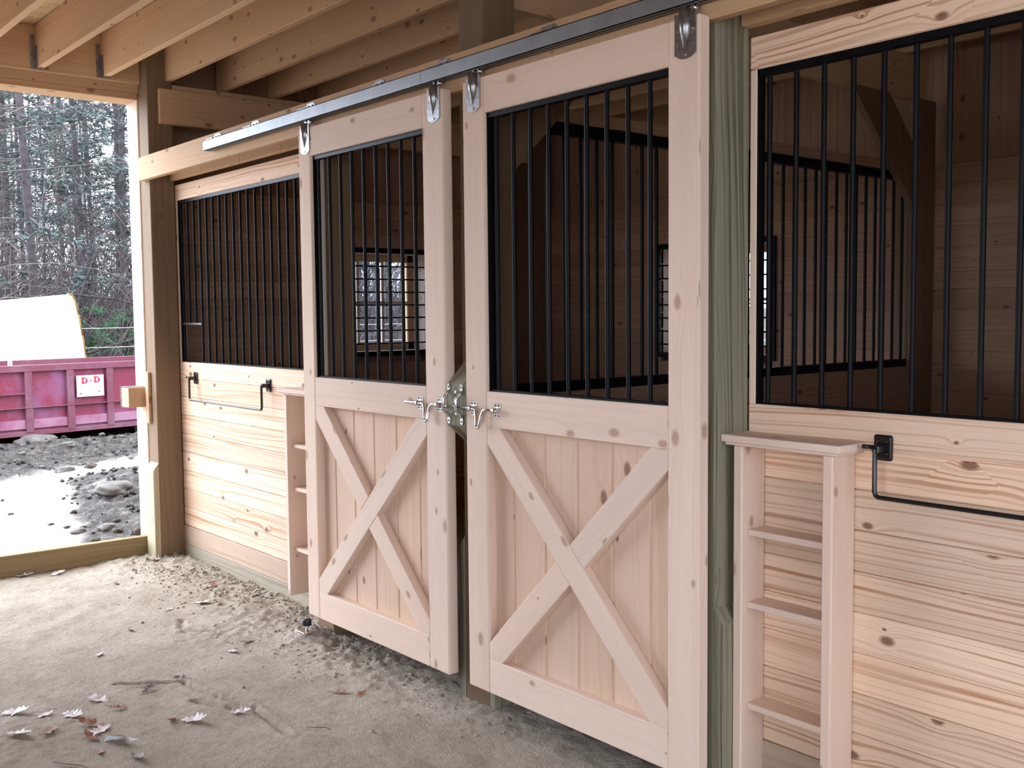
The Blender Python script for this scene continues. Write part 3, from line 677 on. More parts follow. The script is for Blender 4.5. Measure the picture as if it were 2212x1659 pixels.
d2 = stall_door(1.285, 2.367, 1.406, 2.252, bars2, [1.509, 1.672, 1.831, 1.989, 2.150], 'ul_lr', 'nearer and larger-looking sliding door, beside the greenish post', 12)
latch(d2, 1.334, 1.468, 1.384, 1.232, 1.476)

# latch block with staples on the middle post
random.seed(21)
lb = thing('latch_block', 'treated wood block carrying two steel catch loops between the sliding doors', 'block', (1.223, -0.19, 1.12))
m = MB(); m.prism([(-0.151, 1.283), (-0.151, 0.982), (-0.232, 1.052), (-0.232, 1.197)], 'x', 1.166, 1.280, (0,0,1), 0.002); m.build('block', M['treated'], lb)
for xc in (1.180, 1.258):
    m = MB()
    for s in (-1, 1):
        zc = 1.130+s*0.058
        m.prism([(xc+0.009*math.cos(2*PI*k/12), zc+0.016*math.sin(2*PI*k/12)) for k in range(12)], 'y', -0.236, -0.2325, (0,0,1), 0)
        m.tube([(xc, -0.236, zc+s*0.004), (xc, -0.2375, zc+s*0.004)], 0.0035, 8, mat=1)
    m.tube([(xc, -0.2350, 1.178), (xc-0.001, -0.240, 1.168), (xc-0.003, -0.254, 1.156), (xc-0.003, -0.258, 1.147), (xc-0.003, -0.258, 1.112), (xc-0.003, -0.254, 1.104), (xc-0.001, -0.240, 1.092), (xc, -0.2350, 1.082)], 0.0055, 8)
    m.build('staple', [M['zinc'], M['screw']], lb)
for x, z in ((1.222, 1.175), (1.214, 1.120), (1.224, 1.096)):
    m = MB(); m.tube([(x, -0.2325, z), (x, -0.2355, z)], 0.0065, 10); m.build('bolt_head', M['zinc'], lb)

# door guide rollers on the floor
def guide(x, y, z, label):
    t = thing('door_guide', label, 'door guide', (x, y, z))
    m = MB(); m.box((x-0.055, y-0.030, z), (x+0.030, y+0.03, z+0.004), 'x', 0.001); m.build('base_plate', M['zinc'], t)
    m = MB(); m.tube([(x, y, z+0.003), (x, y, z+0.035)], 0.006, 8); m.build('stem', M['zinc'], t)
    m = MB(); m.tube([(x, y, z+0.028), (x, y, z+0.032), (x, y, z+0.056), (x, y, z+0.060)], [0.017, 0.021, 0.021, 0.017], 18); m.tube([(x, y, z+0.059), (x, y, z+0.066)], 0.008, 10, mat=1); m.build('roller', [M['rubber'], M['zinc']], t)
guide(0.128, -0.272, floor_h(0.128, -0.272)+0.001, 'small black roller guide on a plate at the foot of the far door')
guide(2.345, -0.295, 0.050, 'small black roller guide at the foot of the nearer door, by the greenish post')

# ------------------------------------------------------------------ stall front walls
def stall_front(x0, x1, xs, short, label, seed):
    random.seed(seed)
    t = thing('stall_front_wall', label, 'wall panel', ((x0+x1)/2, 0.03, -0.05))
    m = MB(); m.box((x0, 0.0, 2.150), (x1, 0.035, 2.243), 'x', 0.003); m.build('top_board', M['plank'], t)
    m = MB(); m.box((x0, 0.0, 1.087), (x1, 0.035, 1.186), 'x', 0.003); m.build('sill_board', M['plank'], t)
    for a, b in ((x0, x0+0.022), (x1-0.022, x1)):
        m = MB(); m.box((a, 0.0015, 1.186), (b, 0.040, 2.150), 'z', 0.002); m.build('grille_jamb', M['door'], t)
    m = MB(); z = 1.087
    while z > 0.20:
        m.box((x0, 0.0, z-0.1112), (x1, 0.030, z), 'x', 0.004); z -= 0.1123
    m.build('plank_cladding', M['plank'], t)
    m = MB(); m.box((x0, -0.004, z-0.115), (x1, 0.030, z), 'x', 0.003); m.build('lower_board', M['skirtbrown'], t)
    m = MB(); m.box((x0, -0.006, -0.06), (x1, 0.030, z-0.116), 'x', 0.003); m.build('skirt_board', M['skirt'], t)
    grille(t, x0+0.022, x1-0.022, 0.02, 1.186, 2.150, xs, 0.0075, 0.020, short)
stall_front(-1.905, 0.010, [-1.865]+[-1.776+0.0893*i for i in range(20)], (-1.86, -1.61, 1.42), 'far stall wall with black bars and small feed gap, beside the corner post', 31)
stall_front(2.357, 4.438, [2.412+0.0903*i for i in range(23)], None, 'near stall wall on the right with black bars above pine boards', 32)

# divider between the stalls
random.seed(40)
dv = thing('stall_divider', 'barred divider wall between the two stalls seen through the near grilles', 'divider wall', (1.22, 1.5, -0.05))
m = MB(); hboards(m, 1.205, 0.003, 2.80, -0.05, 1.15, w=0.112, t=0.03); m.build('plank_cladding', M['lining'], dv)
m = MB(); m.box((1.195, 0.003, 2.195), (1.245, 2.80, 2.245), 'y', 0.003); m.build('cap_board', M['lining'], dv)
m = MB(); m.box((1.20, 0.003, 1.15), (1.24, 2.80, 1.19), 'y', 0.001); m.box((1.20, 0.003, 2.150), (1.24, 2.80, 2.192), 'y', 0.001)
m.box((1.20, 0.003, 1.19), (1.24, 0.04, 2.15), 'z', 0.001)
dg = m.build('grille', M['black'], dv)
for i in range(31):
    mm = MB(); y = 0.131+0.0881*i
    if y < 2.79: mm.tube([(1.22, y, 1.18), (1.22, y, 2.155)], 0.008, 8, cap=False); mm.build('bar', M['black'], dg)

# ------------------------------------------------------------------ cubbies
def cubby(x0, label, seed):
    random.seed(seed)
    t = thing('wall_cubby', label, 'shelf unit', (x0+0.195, -0.05, 0.08))
    m = MB(); m.box((x0-0.005, -0.125, 1.084), (x0+0.385, -0.001, 1.105), 'x', 0.002); m.box((x0+0.005, -0.118, 1.076), (x0+0.376, -0.001, 1.0835), 'x', 0.001); m.build('top_board', M['door'], t)
    for a, b in ((x0+0.026, x0+0.058), (x0+0.322, x0+0.354)):
        m = MB(); m.box((a, -0.108, 0.082), (b, -0.001, 1.0755), 'z', 0.004); m.build('side_upright', M['door'], t)
    for z in (0.832, 0.620, 0.322):
        m = MB(); m.box((x0+0.0585, -0.082, z-0.018), (x0+0.3215, -0.001, z), 'x', 0.0015); m.build('shelf', M['door'], t)
cubby(2.362, 'near narrow wall cubby on the right wall beside the greenish post', 51)
cubby(-0.392, 'far narrow wall cubby half hidden behind the farther sliding door', 52)

# ------------------------------------------------------------------ blanket bars
def blanket_bar(xa, xb, label):
    t = thing('blanket_bar', label, 'blanket bar', ((xa+xb)/2, -0.02, 0.97))
    for xc in (xa, xb):
        m = MB(); m.box((xc-0.026, -0.008, 1.062), (xc+0.026, -0.0005, 1.130), 'z', 0.006, 2)
        for q in (-0.013, 0.013):
            for zz in (1.080, 1.113): m.blob((xc+q, -0.009, zz), (0.005, 0.004, 0.005), 1, 1, 0)
        m.box((xc-0.010, -0.046, 1.085), (xc+0.010, -0.006, 1.106), 'y', 0.003)
        m.build('mounting_plate', M['gloss'], t)
    y = -0.045
    pts = [(xa-0.035, y, 1.100), (xa-0.008, y, 1.100), (xa, y, 1.092), (xa, y, 0.985), (xa+0.003, y, 0.975), (xa+0.012, y, 0.970), (xb-0.012, y, 0.970), (xb-0.003, y, 0.975), (xb, y, 0.985), (xb, y, 1.092), (xb+0.008, y, 1.100), (xb+0.02, y, 1.100)]
    m = MB(); m.tube(pts, 0.0065, 10); m.build('rod', M['gloss'], t)
blanket_bar(-1.665, -0.728, 'black blanket bar hung on the far stall wall')
blanket_bar(2.800, 3.74, 'black blanket bar on the near right wall, cut by the picture edge')

# ------------------------------------------------------------------ small timbers at the doorway corner
random.seed(61)
lk = thing('door_stop_block', 'square wood block sticking into the big doorway beside the corner post', 'block', (-2.12, -0.22, 0.915))
m = MB(); m.box((-2.18, -0.264, 0.912), (-2.055, -0.153, 1.032), 'z', 0.002); m.build('block', M['joist'], lk)
m = MB(); m.box((-2.186, -0.268, 0.908), (-2.095, -0.153, 0.9115), 'x', 0); m.box((-2.186, -0.268, 1.0325), (-2.095, -0.153, 1.036), 'x', 0); m.box((-2.186, -0.268, 0.908), (-2.1805, -0.153, 1.036), 'z', 0); m.build('steel_strap', M['galvdark'], lk)
m = MB(); m.box((-2.0345, -0.170, 0.815), (-1.985, -0.1505, 1.125), 'z', 0.003)
setp(m.build('backing_cleat', M['joist']), 'short upright cleat nailed on the corner post beside the doorway', 'block')
m = MB(); m.tube([(1.344, 3.1, 2.84), (1.344, 3.1, 2.55)], 0.004, 6)
setp(m.build('hanging_cord', M['orange']), 'thin orange cord hanging in the dark right-hand stall', 'cord')

# ------------------------------------------------------------------ leaves on the aisle floor
def oak_leaf(x, y, rot, size, mat, label, group=None, tilt=0.25, seed=0, name='oak_leaf'):
    rnd = random.Random(seed); prof = [(0, .03), (.10, .05), (.18, .20), (.26, .12), (.34, .30), (.44, .15), (.54, .38), (.62, .17), (.72, .30), (.80, .12), (.90, .14), (1.0, .01)]
    m = MB(); L = size; top, bot, mid = [], [], []
    cu = rnd.uniform(0.15, 0.45); cv = rnd.uniform(0.1, 0.5); z0 = floor_h(x, y)+0.006
    R = Matrix.Rotation(rot, 4, 'Z') @ Matrix.Rotation(rnd.uniform(-tilt, tilt), 4, 'X') @ Matrix.Rotation(rnd.uniform(-tilt, tilt), 4, 'Y')
    def P(u, v):
        zz = cu*L*((u-0.5)**2)*0.9+cv*abs(v)*abs(v)*L*1.8+0.02*L*math.sin(u*17+seed)
        p = R @ Vector(((u-0.5)*L, v*L*0.8, zz)); return Vector((x, y, z0))+p
    for u, v in prof: top.append(P(u-0.04*(v > .18), v*rnd.uniform(.8, 1.1))); bot.append(P(u-0.04*(v > .18), -v*rnd.uniform(.8, 1.1))); mid.append(P(u, 0))
    th = Vector((0, 0, 0.0007))
    for i in range(len(prof)-1):
        for A in (top, bot):
            q = [mid[i], mid[i+1], A[i+1], A[i]]
            if A is bot: q.reverse()
            f = m.tri(q); f.smooth = True; f2 = m.tri([v-th for v in reversed(q)])
    bmesh.ops.remove_doubles(m.bm, verts=m.bm.verts, dist=0.00001)
    mn = min(v.co.z for v in m.bm.verts); dz = floor_h(x, y)+0.001-mn
    for v in m.bm.verts: v.co.z += dz
    m.tube([P(0.02, 0)+Vector((0,0,dz)), P(-0.10, 0.02)+Vector((0,0,dz+0.002)), P(-0.2, 0.05)+Vector((0,0,dz+0.001))], 0.0008, 4)
    setp(m.build(name, mat), label, 'leaf', group)
W_, R_, B_ = M['leafw'], M['leafr'], M['leafb']
LV = [(-2.02, -0.90, 1.2, .11, W_, 'pale leaf against the threshold board, left one of two'), (-1.98, -0.73, 2.0, .11, W_, 'pale leaf against the threshold board, right one of two'),
      (-1.80, -0.22, 0.5, .09, R_, 'russet leaf on loose dirt at the foot of the corner post'), (-1.50, -0.56, 0.3, .05, B_, 'small brown leaf on the bright dirt inside the doorway'),
      (-0.79, -0.37, 0.7, .12, W_, 'pale leaf beside the loose soil along the far stall wall'), (-0.80, -0.55, 1.9, .08, W_, 'narrow pale curled leaf left of the far stall wall leaf'),
      (-1.05, -0.19, 2.8, .07, R_, 'small russet leaf in loose soil under the far stall boards'), (-0.61, -0.80, 0.2, .045, B_, 'tiny brown leaf alone in the middle of the bright dirt'),
      (-0.35, -1.03, 2.6, .07, W_, 'small pale leaf in front of the roughened dirt patch'), (-0.05, -0.48, 1.6, .08, R_, 'upright russet leaf near the foot of the farther door'),
      (0.01, -0.575, 0.2, .08, W_, 'pale leaf lying just below the upright russet leaf'), (0.20, -0.885, 0.7, .08, B_, 'dark curled leaf at the head of the long dirt groove'),
      (0.26, -1.04, 2.3, .10, B_, 'dark leaf with pale stem in front of the long dirt groove'), (0.22, -1.23, 0.5, .125, W_, 'large pale lobed leaf left of the dirt groove'),
      (0.38, -1.20, 1.3, .08, R_, 'russet and pale small leaf right below the large lobed leaf'), (0.18, -1.51, 0.9, .13, W_, 'pale pointed leaf at the left picture edge'),
      (0.27, -1.43, 2.0, .08, W_, 'small pale leaf right of the pointed leaf at the edge'), (0.33, -1.35, 0.4, .12, W_, 'pale curled leaf standing above the bottom left cluster'),
      (0.42, -1.56, 0.6, .12, W_, 'pale torn leaf lowest at the left edge'), (0.46, -1.47, 2.4, .10, R_, 'brown leaf with white underside in the bottom left cluster'),
      (0.48, -1.33, 0.8, .12, R_, 'large russet leaf in the bottom left cluster'), (0.56, -1.33, 2.1, .12, W_, 'pale leaf crossing the large russet leaf'),
      (0.60, -1.37, 0.3, .09, R_, 'russet leaf scrap under the white paper'), (0.68, -1.03, 0.6, .125, W_, 'broad pale oak leaf alone at the bottom centre left'),
      (0.62, -1.09, 2.6, .07, R_, 'small russet leaf at the left tip of the broad pale leaf'), (0.72, -0.87, 0.9, .09, W_, 'pale leaf at the end of the dirt groove'),
      (0.73, -1.38, 2.9, .06, R_, 'small red-brown leaf right of the paper scrap'), (0.86, -1.30, 0.2, .08, B_, 'thin dark leaf near the bottom edge of the picture'),
      (0.76, -0.47, 0.7, .08, R_, 'orange-brown leaf on the dirt in front of the farther door'), (0.85, -0.43, 1.9, .06, R_, 'small orange-brown leaf beside the gap between the doors')]
for i, (x, y, r, s, mt, lab) in enumerate(LV): oak_leaf(x, y, r, s*0.92, mt, lab, 'fallen oak leaves on the aisle floor', seed=i)
m = MB(); z = floor_h(0.69, -1.30)+0.003
pp = [(0.655, -1.345, 0), (0.665, -1.335, .022), (0.735, -1.300, .034), (0.725, -1.28, .006), (0.70, -1.29, .018), (0.745, -1.255, .012), (0.66, -1.28, .002)]
P3 = [Vector((a, b, z+c)) for a, b, c in pp]
for a, b, c in ((0, 1, 6), (1, 4, 6), (1, 2, 4), (2, 3, 4), (3, 5, 4)): m.tri([P3[a], P3[b], P3[c]]); m.tri([P3[c]-Vector((0,0,.0005)), P3[b]-Vector((0,0,.0005)), P3[a]-Vector((0,0,.0005))])
setp(m.build('paper_scrap', M['paper']), 'crumpled white paper scrap among the leaves at bottom left', 'paper')
# crumbs of loose soil along the walls
m = MB(); rc = random.Random(5)
for i in range(3600):
    x = rc.uniform(-1.95, 1.5); y = -0.02-abs(rc.gauss(0, 0.20))
    if y < -0.75: continue
    if x > .6 and rc.random() < .7: continue
    if rc.random() > nz(x, y, 2.2, 6)+.55: continue
    r_ = rc.choice([.003, .004, .004, .006, .009]); m.blob((x, y, floor_h(x, y)+r_*.1), (r_*rc.uniform(.8, 1.6), r_, r_*.7), i, 1, .6)
setp(m.build('soil_crumbs', M['crumb']), 'loose crumbs of brown soil scattered beside the stall walls', 'soil', kind='stuff')
for i, (a, b) in enumerate([((0.72, -1.53), (0.84, -1.45)), ((1.0, -0.75), (1.09, -0.70))]):
    m = MB(); A = Vector((a[0], a[1], floor_h(*a)+0.004)); B = Vector((b[0], b[1], floor_h(*b)+0.004)); m.tube([A, A.lerp(B, .35)+Vector((0.004, -0.006, 0.004)), A.lerp(B, .7)+Vector((-0.004, 0.007, 0.002)), B], [0.0022, 0.002, 0.0016, 0.001], 5)
    setp(m.build('twig', M['twigl']), ['thin twig near the bottom left of the floor', 'short twig on the dirt below the farther door'][i], 'twig')

# ------------------------------------------------------------------ the yard: dumpster, sheet, stones, fence
random.seed(71)
DP = Vector((-8.786, 0.615, 0)); Dd = Vector((-0.17778, 0.98407, 0)); Dn = Vector((0.98407, 0.17778, 0))
def dmp(m_, s0, s1, o0, o1, z0, z1, g='x', bev=0.004, mat=0):
    """box in dumpster coordinates: s along, o outward (towards the barn)"""
    vs = []
    for z in (z0, z1):
        for s, o in ((s0, o0), (s1, o0), (s1, o1), (s0, o1)): p = DP+Dd*s+Dn*o; vs.append((p.x, p.y, z))
    f = [(0,3,2,1),(4,5,6,7),(0,1,5,4),(1,2,6,5),(2,3,7,6),(3,0,4,7)]
    f = [tuple(reversed(q)) for q in f]
    m_._add(vs, f, {'x': Dd, 'z': (0,0,1)}[g], bev, 1, mat)
dump = thing('dumpster', 'red roll-off dumpster with ribbed side standing in the muddy yard', 'dumpster', (DP.x-0.7, DP.y+0.3, 0.0))
S0, S1, DW = -3.2, 2.9, -1.6
m = MB(); dmp(m, S0, S1, -0.075, -0.045, 0.12, 0.86); dmp(m, S0, S1, DW, DW+0.03, 0.12, 0.86); dmp(m, S0, S0+0.03, DW, -0.05, 0.12, 0.86); dmp(m, S1-0.03, S1, DW, -0.05, 0.12, 0.86); dmp(m, S0, S1, DW, -0.05, 0.10, 0.13)
m.build('body', M['red'], dump)
m = MB(); dmp(m, S0-0.03, S1+0.03, -0.10, 0.012, 0.828, 0.905); dmp(m, S0-0.03, S1+0.03, DW-0.03, DW+0.07, 0.828, 0.905); dmp(m, S0-0.03, S0+0.07, DW, -0.04, 0.828, 0.905); dmp(m, S1-0.07, S1+0.03, DW, -0.04, 0.828, 0.905)
m.build('top_rim', M['redrim'], dump)
m = MB(); dmp(m, S0, S1, -0.05, -0.012, 0.155, 0.262); m.build('lower_band', M['redlight'], dump)
m = MB(); dmp(m, S0, S1, -0.08, 0.0, 0.085, 0.13); dmp(m, S0, S1, -0.08, 0.015, 0.075, 0.086); dmp(m, S0, S1, DW, DW+0.08, 0.02, 0.12); m.build('bottom_rail', M['redrim'], dump)
for s in [0.355+0.51*k for k in range(-7, 5)]:
    m = MB(); dmp(m, s-0.045, s+0.045, -0.05, 0.008, 0.11, 0.83, 'z'); m.build('side_rib', M['redrim'], dump)
m = MB(); dmp(m, S0, S1, -0.05, 0.016, 0.398, 0.410); dmp(m, S0, 0.31, -0.05, 0.012, 0.565, 0.577); m.build('ladder_bar', M['redrim'], dump)
for s in (-2.4, -0.6, 1.9):
    m = MB(); a = DP+Dd*s+Dn*(-0.35); b = DP+Dd*s+Dn*(-0.2); m.tube([(a.x, a.y, 0.03), (b.x, b.y, 0.03)], 0.10, 16, smooth=False); m.build('wheel', M['rubber'], dump)
# sign on the dumpster
sg_ = MB(); dmp(sg_, 0.935, 1.285, 0.012, 0.016, 0.492, 0.752, 'x', 0.001); sign = sg_.build('sign_plate', M['signw'], dump)
def on_sign(name, polys, mat, off=0.0005):
    m_ = MB()
    for poly in polys:
        for o, rev in ((0.016+off, False),):
            vs = []
            for s, z in poly: p = DP+Dd*s+Dn*o; vs.append((p.x, p.y, z))
            vs2 = [(Vector(v)+Dn*0.0008) for v in vs]; n_ = len(vs)
            b1 = [m_.bm.verts.new(v) for v in vs]; b2 = [m_.bm.verts.new(v) for v in vs2]
            m_.bm.faces.new(b2)
            for i in range(n_): m_.bm.faces.new((b1[i], b1[(i+1) % n_], b2[(i+1) % n_], b2[i]))
    bmesh.ops.recalc_face_normals(m_.bm, faces=m_.bm.faces)
    return m_.build(name, mat, sign)
def letterD(s, z, w, h, fat=1.0):
    t = w*0.27; out = []
    q = lambda a, b, c, d: [(s+a, z+b), (s+c, z+b), (s+c, z+d), (s+a, z+d)]
    out.append(q(w*.12, 0, w*.12+t, h)); out.append(q(0, 0, w*.55, h*.14)); out.append(q(0, h*.86, w*.55, h))
    n = 10
    for i in range(n):
        a0 = -PI/2+PI*i/n; a1 = -PI/2+PI*(i+1)/n; cx, cz = s+w*.5, z+h*.5
        ro, zo, ri, zi = w*.5, h*.5, w*.5-t*0.95, h*.36
        out.append([(cx+ri*math.cos(a0), cz+zi*math.sin(a0)), (cx+ro*math.cos(a0), cz+zo*math.sin(a0)), (cx+ro*math.cos(a1), cz+zo*math.sin(a1)), (cx+ri*math.cos(a1), cz+zi*math.sin(a1))])
    return out
h = 0.074
on_sign('letter_shadow', letterD(0.997, 0.650, .082, h)+letterD(1.157, 0.656, .082, h), M['signb'], 0.0002)
on_sign('lettering', letterD(0.991, 0.655, .080, h)+letterD(1.151, 0.661, .080, h), M['signr'], 0.0012)
def on_text(txt, s, z, size, mat, name='lettering'):
    c = bpy.data.curves.new('txt', 'FONT'); c.body = txt; c.size = size; c.extrude = 0.0004
    to = bpy.data.objects.new('txt', c); COL.objects.link(to); dg_ = bpy.context.evaluated_depsgraph_get(); dg_.update()
    me = bpy.data.meshes.new_from_object(to.evaluated_get(dg_)); bpy.data.objects.remove(to)
    p = DP+Dd*s+Dn*0.0175
    for v in me.vertices:
        w_ = p+Dd*v.co.x+Vector((0, 0, z))+Vector((0, 0, 1))*v.co.y+Dn*v.co.z; v.co = w_-WLOC[sign.name]
    me.materials.clear(); me.materials.append(mat); o = bpy.data.objects.new(name, me); COL.objects.link(o); o.parent = sign; WLOC[o.name] = WLOC[sign.name].copy()
on_text('&', 1.094, 0.664, 0.062, M['signr']); on_text('W', 0.985, 0.607, 0.040, M['signr']); on_text('aste', 1.045, 0.607, 0.040, M['signg'])
on_text('Removal', 1.045, 0.566, 0.052, M['signg'])
on_sign('phone_arrows', [[(0.965, .530), (0.995, .545), (0.995, .515)], [(1.245, .549), (1.215, .562), (1.215, .534)]], M['signr'])
m = MB()
on_sign('small_print', [[(1.01+0.021*i, .535+.0006*i), (1.024+0.021*i, .535+.0006*i), (1.024+0.021*i, .545), (1.01+0.021*i, .545)] for i in range(9)]+[[(1.01+0.021*i, .515), (1.024+0.021*i, .515), (1.024+0.021*i, .524), (1.01+0.021*i, .524)] for i in range(9)], M['signg'])

# white sheet standing behind the dumpster
m = MB(); oo = -1.72
edge = [(-1.2, 0.0), (2.00, 0.0), (1.97, 0.93), (1.93, 1.21), (1.885, 1.50), (1.83, 1.72), (1.80, 1.765), (1.75, 1.778), (-1.2, 1.50)]
vs = []; n_ = len(edge)
for o in (oo, oo-0.05):
    for s, z in edge: p = DP+Dd*s+Dn*o; vs.append((p.x, p.y, z))
fs = [tuple(range(n_)), tuple(range(2*n_-1, n_-1, -1))]+[(i+n_, (i+1) % n_+n_, (i+1) % n_, i) for i in range(n_)]
b_ = MB(); b_._add(vs, fs, Dd, 0, 1, 0); bmesh.ops.recalc_face_normals(b_.bm, faces=b_.bm.faces)
sheet = thing('foam_board', 'big white board with yellow edge standing behind the dumpster', 'board', (DP.x-1.8, DP.y+0.4, -0.1))
b_.build('white_facing', M['white'], sheet)
m = MB()
for (s0_, z0_), (s1_, z1_) in zip(edge[1:7], edge[2:8]):
    a = DP+Dd*(s0_+0.008)+Dn*(oo-0.02); b = DP+Dd*(s1_+0.008)+Dn*(oo-0.02)
    m.tube([(a.x, a.y, z0_), (b.x, b.y, z1_)], 0.024, 6)
m.build('foam_edge', M['yellow'], sheet)
m = MB()
for k in range(3):
    p = DP+Dd*(1.36+0.02*k)+Dn*(oo+0.003); q = DP+Dd*(1.44+0.02*k)+Dn*(oo+0.003); zz = 1.20-0.05*k
    m.tube([(p.x, p.y, zz), (q.x, q.y, zz+0.004)], 0.004, 4)
m.build('printed_mark', M['signg'], sheet)
for i, (s0_, s1_) in enumerate(((0.28, 0.49), (0.34, 0.53))):
    a = DP+Dd*s0_+Dn*(-0.35); b = DP+Dd*s1_+Dn*(-0.80); dr = (Vector((b.x, b.y, 1.02))-Vector((a.x, a.y, 0.50)))
    m = MB(); m.tube([(a.x, a.y, 0.14), Vector((a.x, a.y, 0.14))+dr*1.5], 0.014, 4, smooth=False)
    setp(m.build('wood_lath', M['signw']), ['pale wood lath leaning out of the dumpster, left one', 'pale wood lath leaning out of the dumpster, right one'][i], 'lath')

# stones in the yard
ST = [(-8.55, 0.93, .20, 'pale', 'flat pale boulder at the foot of the red dumpster'), (-7.83, 1.08, .062, 'pale', 'oval pale stone on the dark mud below the sign'), (-8.5, 1.50, .035, 'pale', 'small pale stone near the dumpster bottom rail'),
      (-6.49, 0.66, .085, 'pale', 'largest rounded pale stone at the edge of the wet track'), (-7.69, 0.57, .035, 'pale', 'pale pebble on the mud at the left'), (-6.98, 0.57, .03, 'pale', 'pale pebble left of the rounded pale stone'),
      (-7.0, 1.46, .035, 'pale', 'pale pebble close to the door jamb'), (-8.3, 1.61, .032, 'pale', 'pale pebble under the right part of the sign'), (-8.0, 1.74, .03, 'pale', 'pale pebble near the jamb below the dumpster'),
      (-5.23, 0.50, .035, 'dark', 'dark stone on the crest of the soil heap'), (-6.65, 0.95, .06, 'dark', 'dark lump right of the rounded pale stone'), (-3.49, -0.15, .045, 'tan', 'round tan stone at the foot of the soil heap'),
      (-3.60, -0.08, .022, 'tan', 'tan pebble behind the round tan stone'), (-3.12, -0.15, .036, 'dark', 'brown stone nearest the threshold'), (-3.94, -0.21, .02, 'dark', 'small brown pebble left on the bright sand'),
      (-3.73, -0.16, .022, 'dark', 'brown pebble between the tan stone and the bright sand'), (-3.39, 0.02, .055, 'pale', 'pale upright stone in the soil heap near the jamb'), (-3.26, 0.05, .035, 'dark', 'dark stone right of the pale upright stone'),
      (-3.05, 0.17, .085, 'dark', 'big brown rock touching the door jamb'), (-3.85, 0.05, .024, 'pale', 'white chip on the soil heap'), (-4.59, -0.33, .02, 'dark', 'tiny dark stone alone on the bright sand at left'),
      (-4.15, 0.32, .13, 'tan', 'half buried tan boulder in the soil heap')]
for i, (x, y, r, c, lab) in enumerate(ST):
    m = MB(); k = random.uniform(.75, 1.15); hz = r*(0.55 if r < .1 else 0.42)
    m.blob((x, y, yard_h(x, y)+hz*0.45), (r*k, r*1.1, hz), i+3, 3, 0.45)
    setp(m.build('stone', {'pale': M['rock'], 'tan': M['rock'], 'dark': M['rockd']}[c]), lab, 'stone', 'stones lying in the yard')
m = MB()
for i in range(1300):
    x = random.uniform(-8.6, -2.6); y = random.uniform(-0.9, 2.8)
    z_ = yard_zone(x, y)[0]
    if z_ > 0.45 and random.random() < 0.985: continue
    r = random.choice([.008, .012, .018, .026]); m.blob((x, y, yard_h(x, y)+r*0.25), (r*random.uniform(.7, 1.5), r, r*.7), i, 1, 0.7)
setp(m.build('soil_clods', M['clod']), 'dark loose clods strewn over the muddy yard', 'soil', kind='stuff')

# wire fence beyond the dumpster
fx = -13.0
fe = thing('wire_fence', 'white wire fence at the foot of the wooded bank', 'fence', (fx, 10, 0.0))
def fz(y): return 0.0
for z in (0.42, 0.70, 0.97, 1.28):
    m = MB(); m.tube([(fx, 2.2+2.4*i, z+0.015*math.sin(i*2.1)) for i in range(9)], 0.0055, 4, cap=False); m.build('wire', M['signw'], fe)
for i in range(9):
    m = MB(); y = 2.2+2.4*i; m.box((fx-0.05, y-0.04, -0.1), (fx-0.01, y+0.04, 1.35), 'z', 0.003); m.build('fence_post', M['brownpost'], fe)

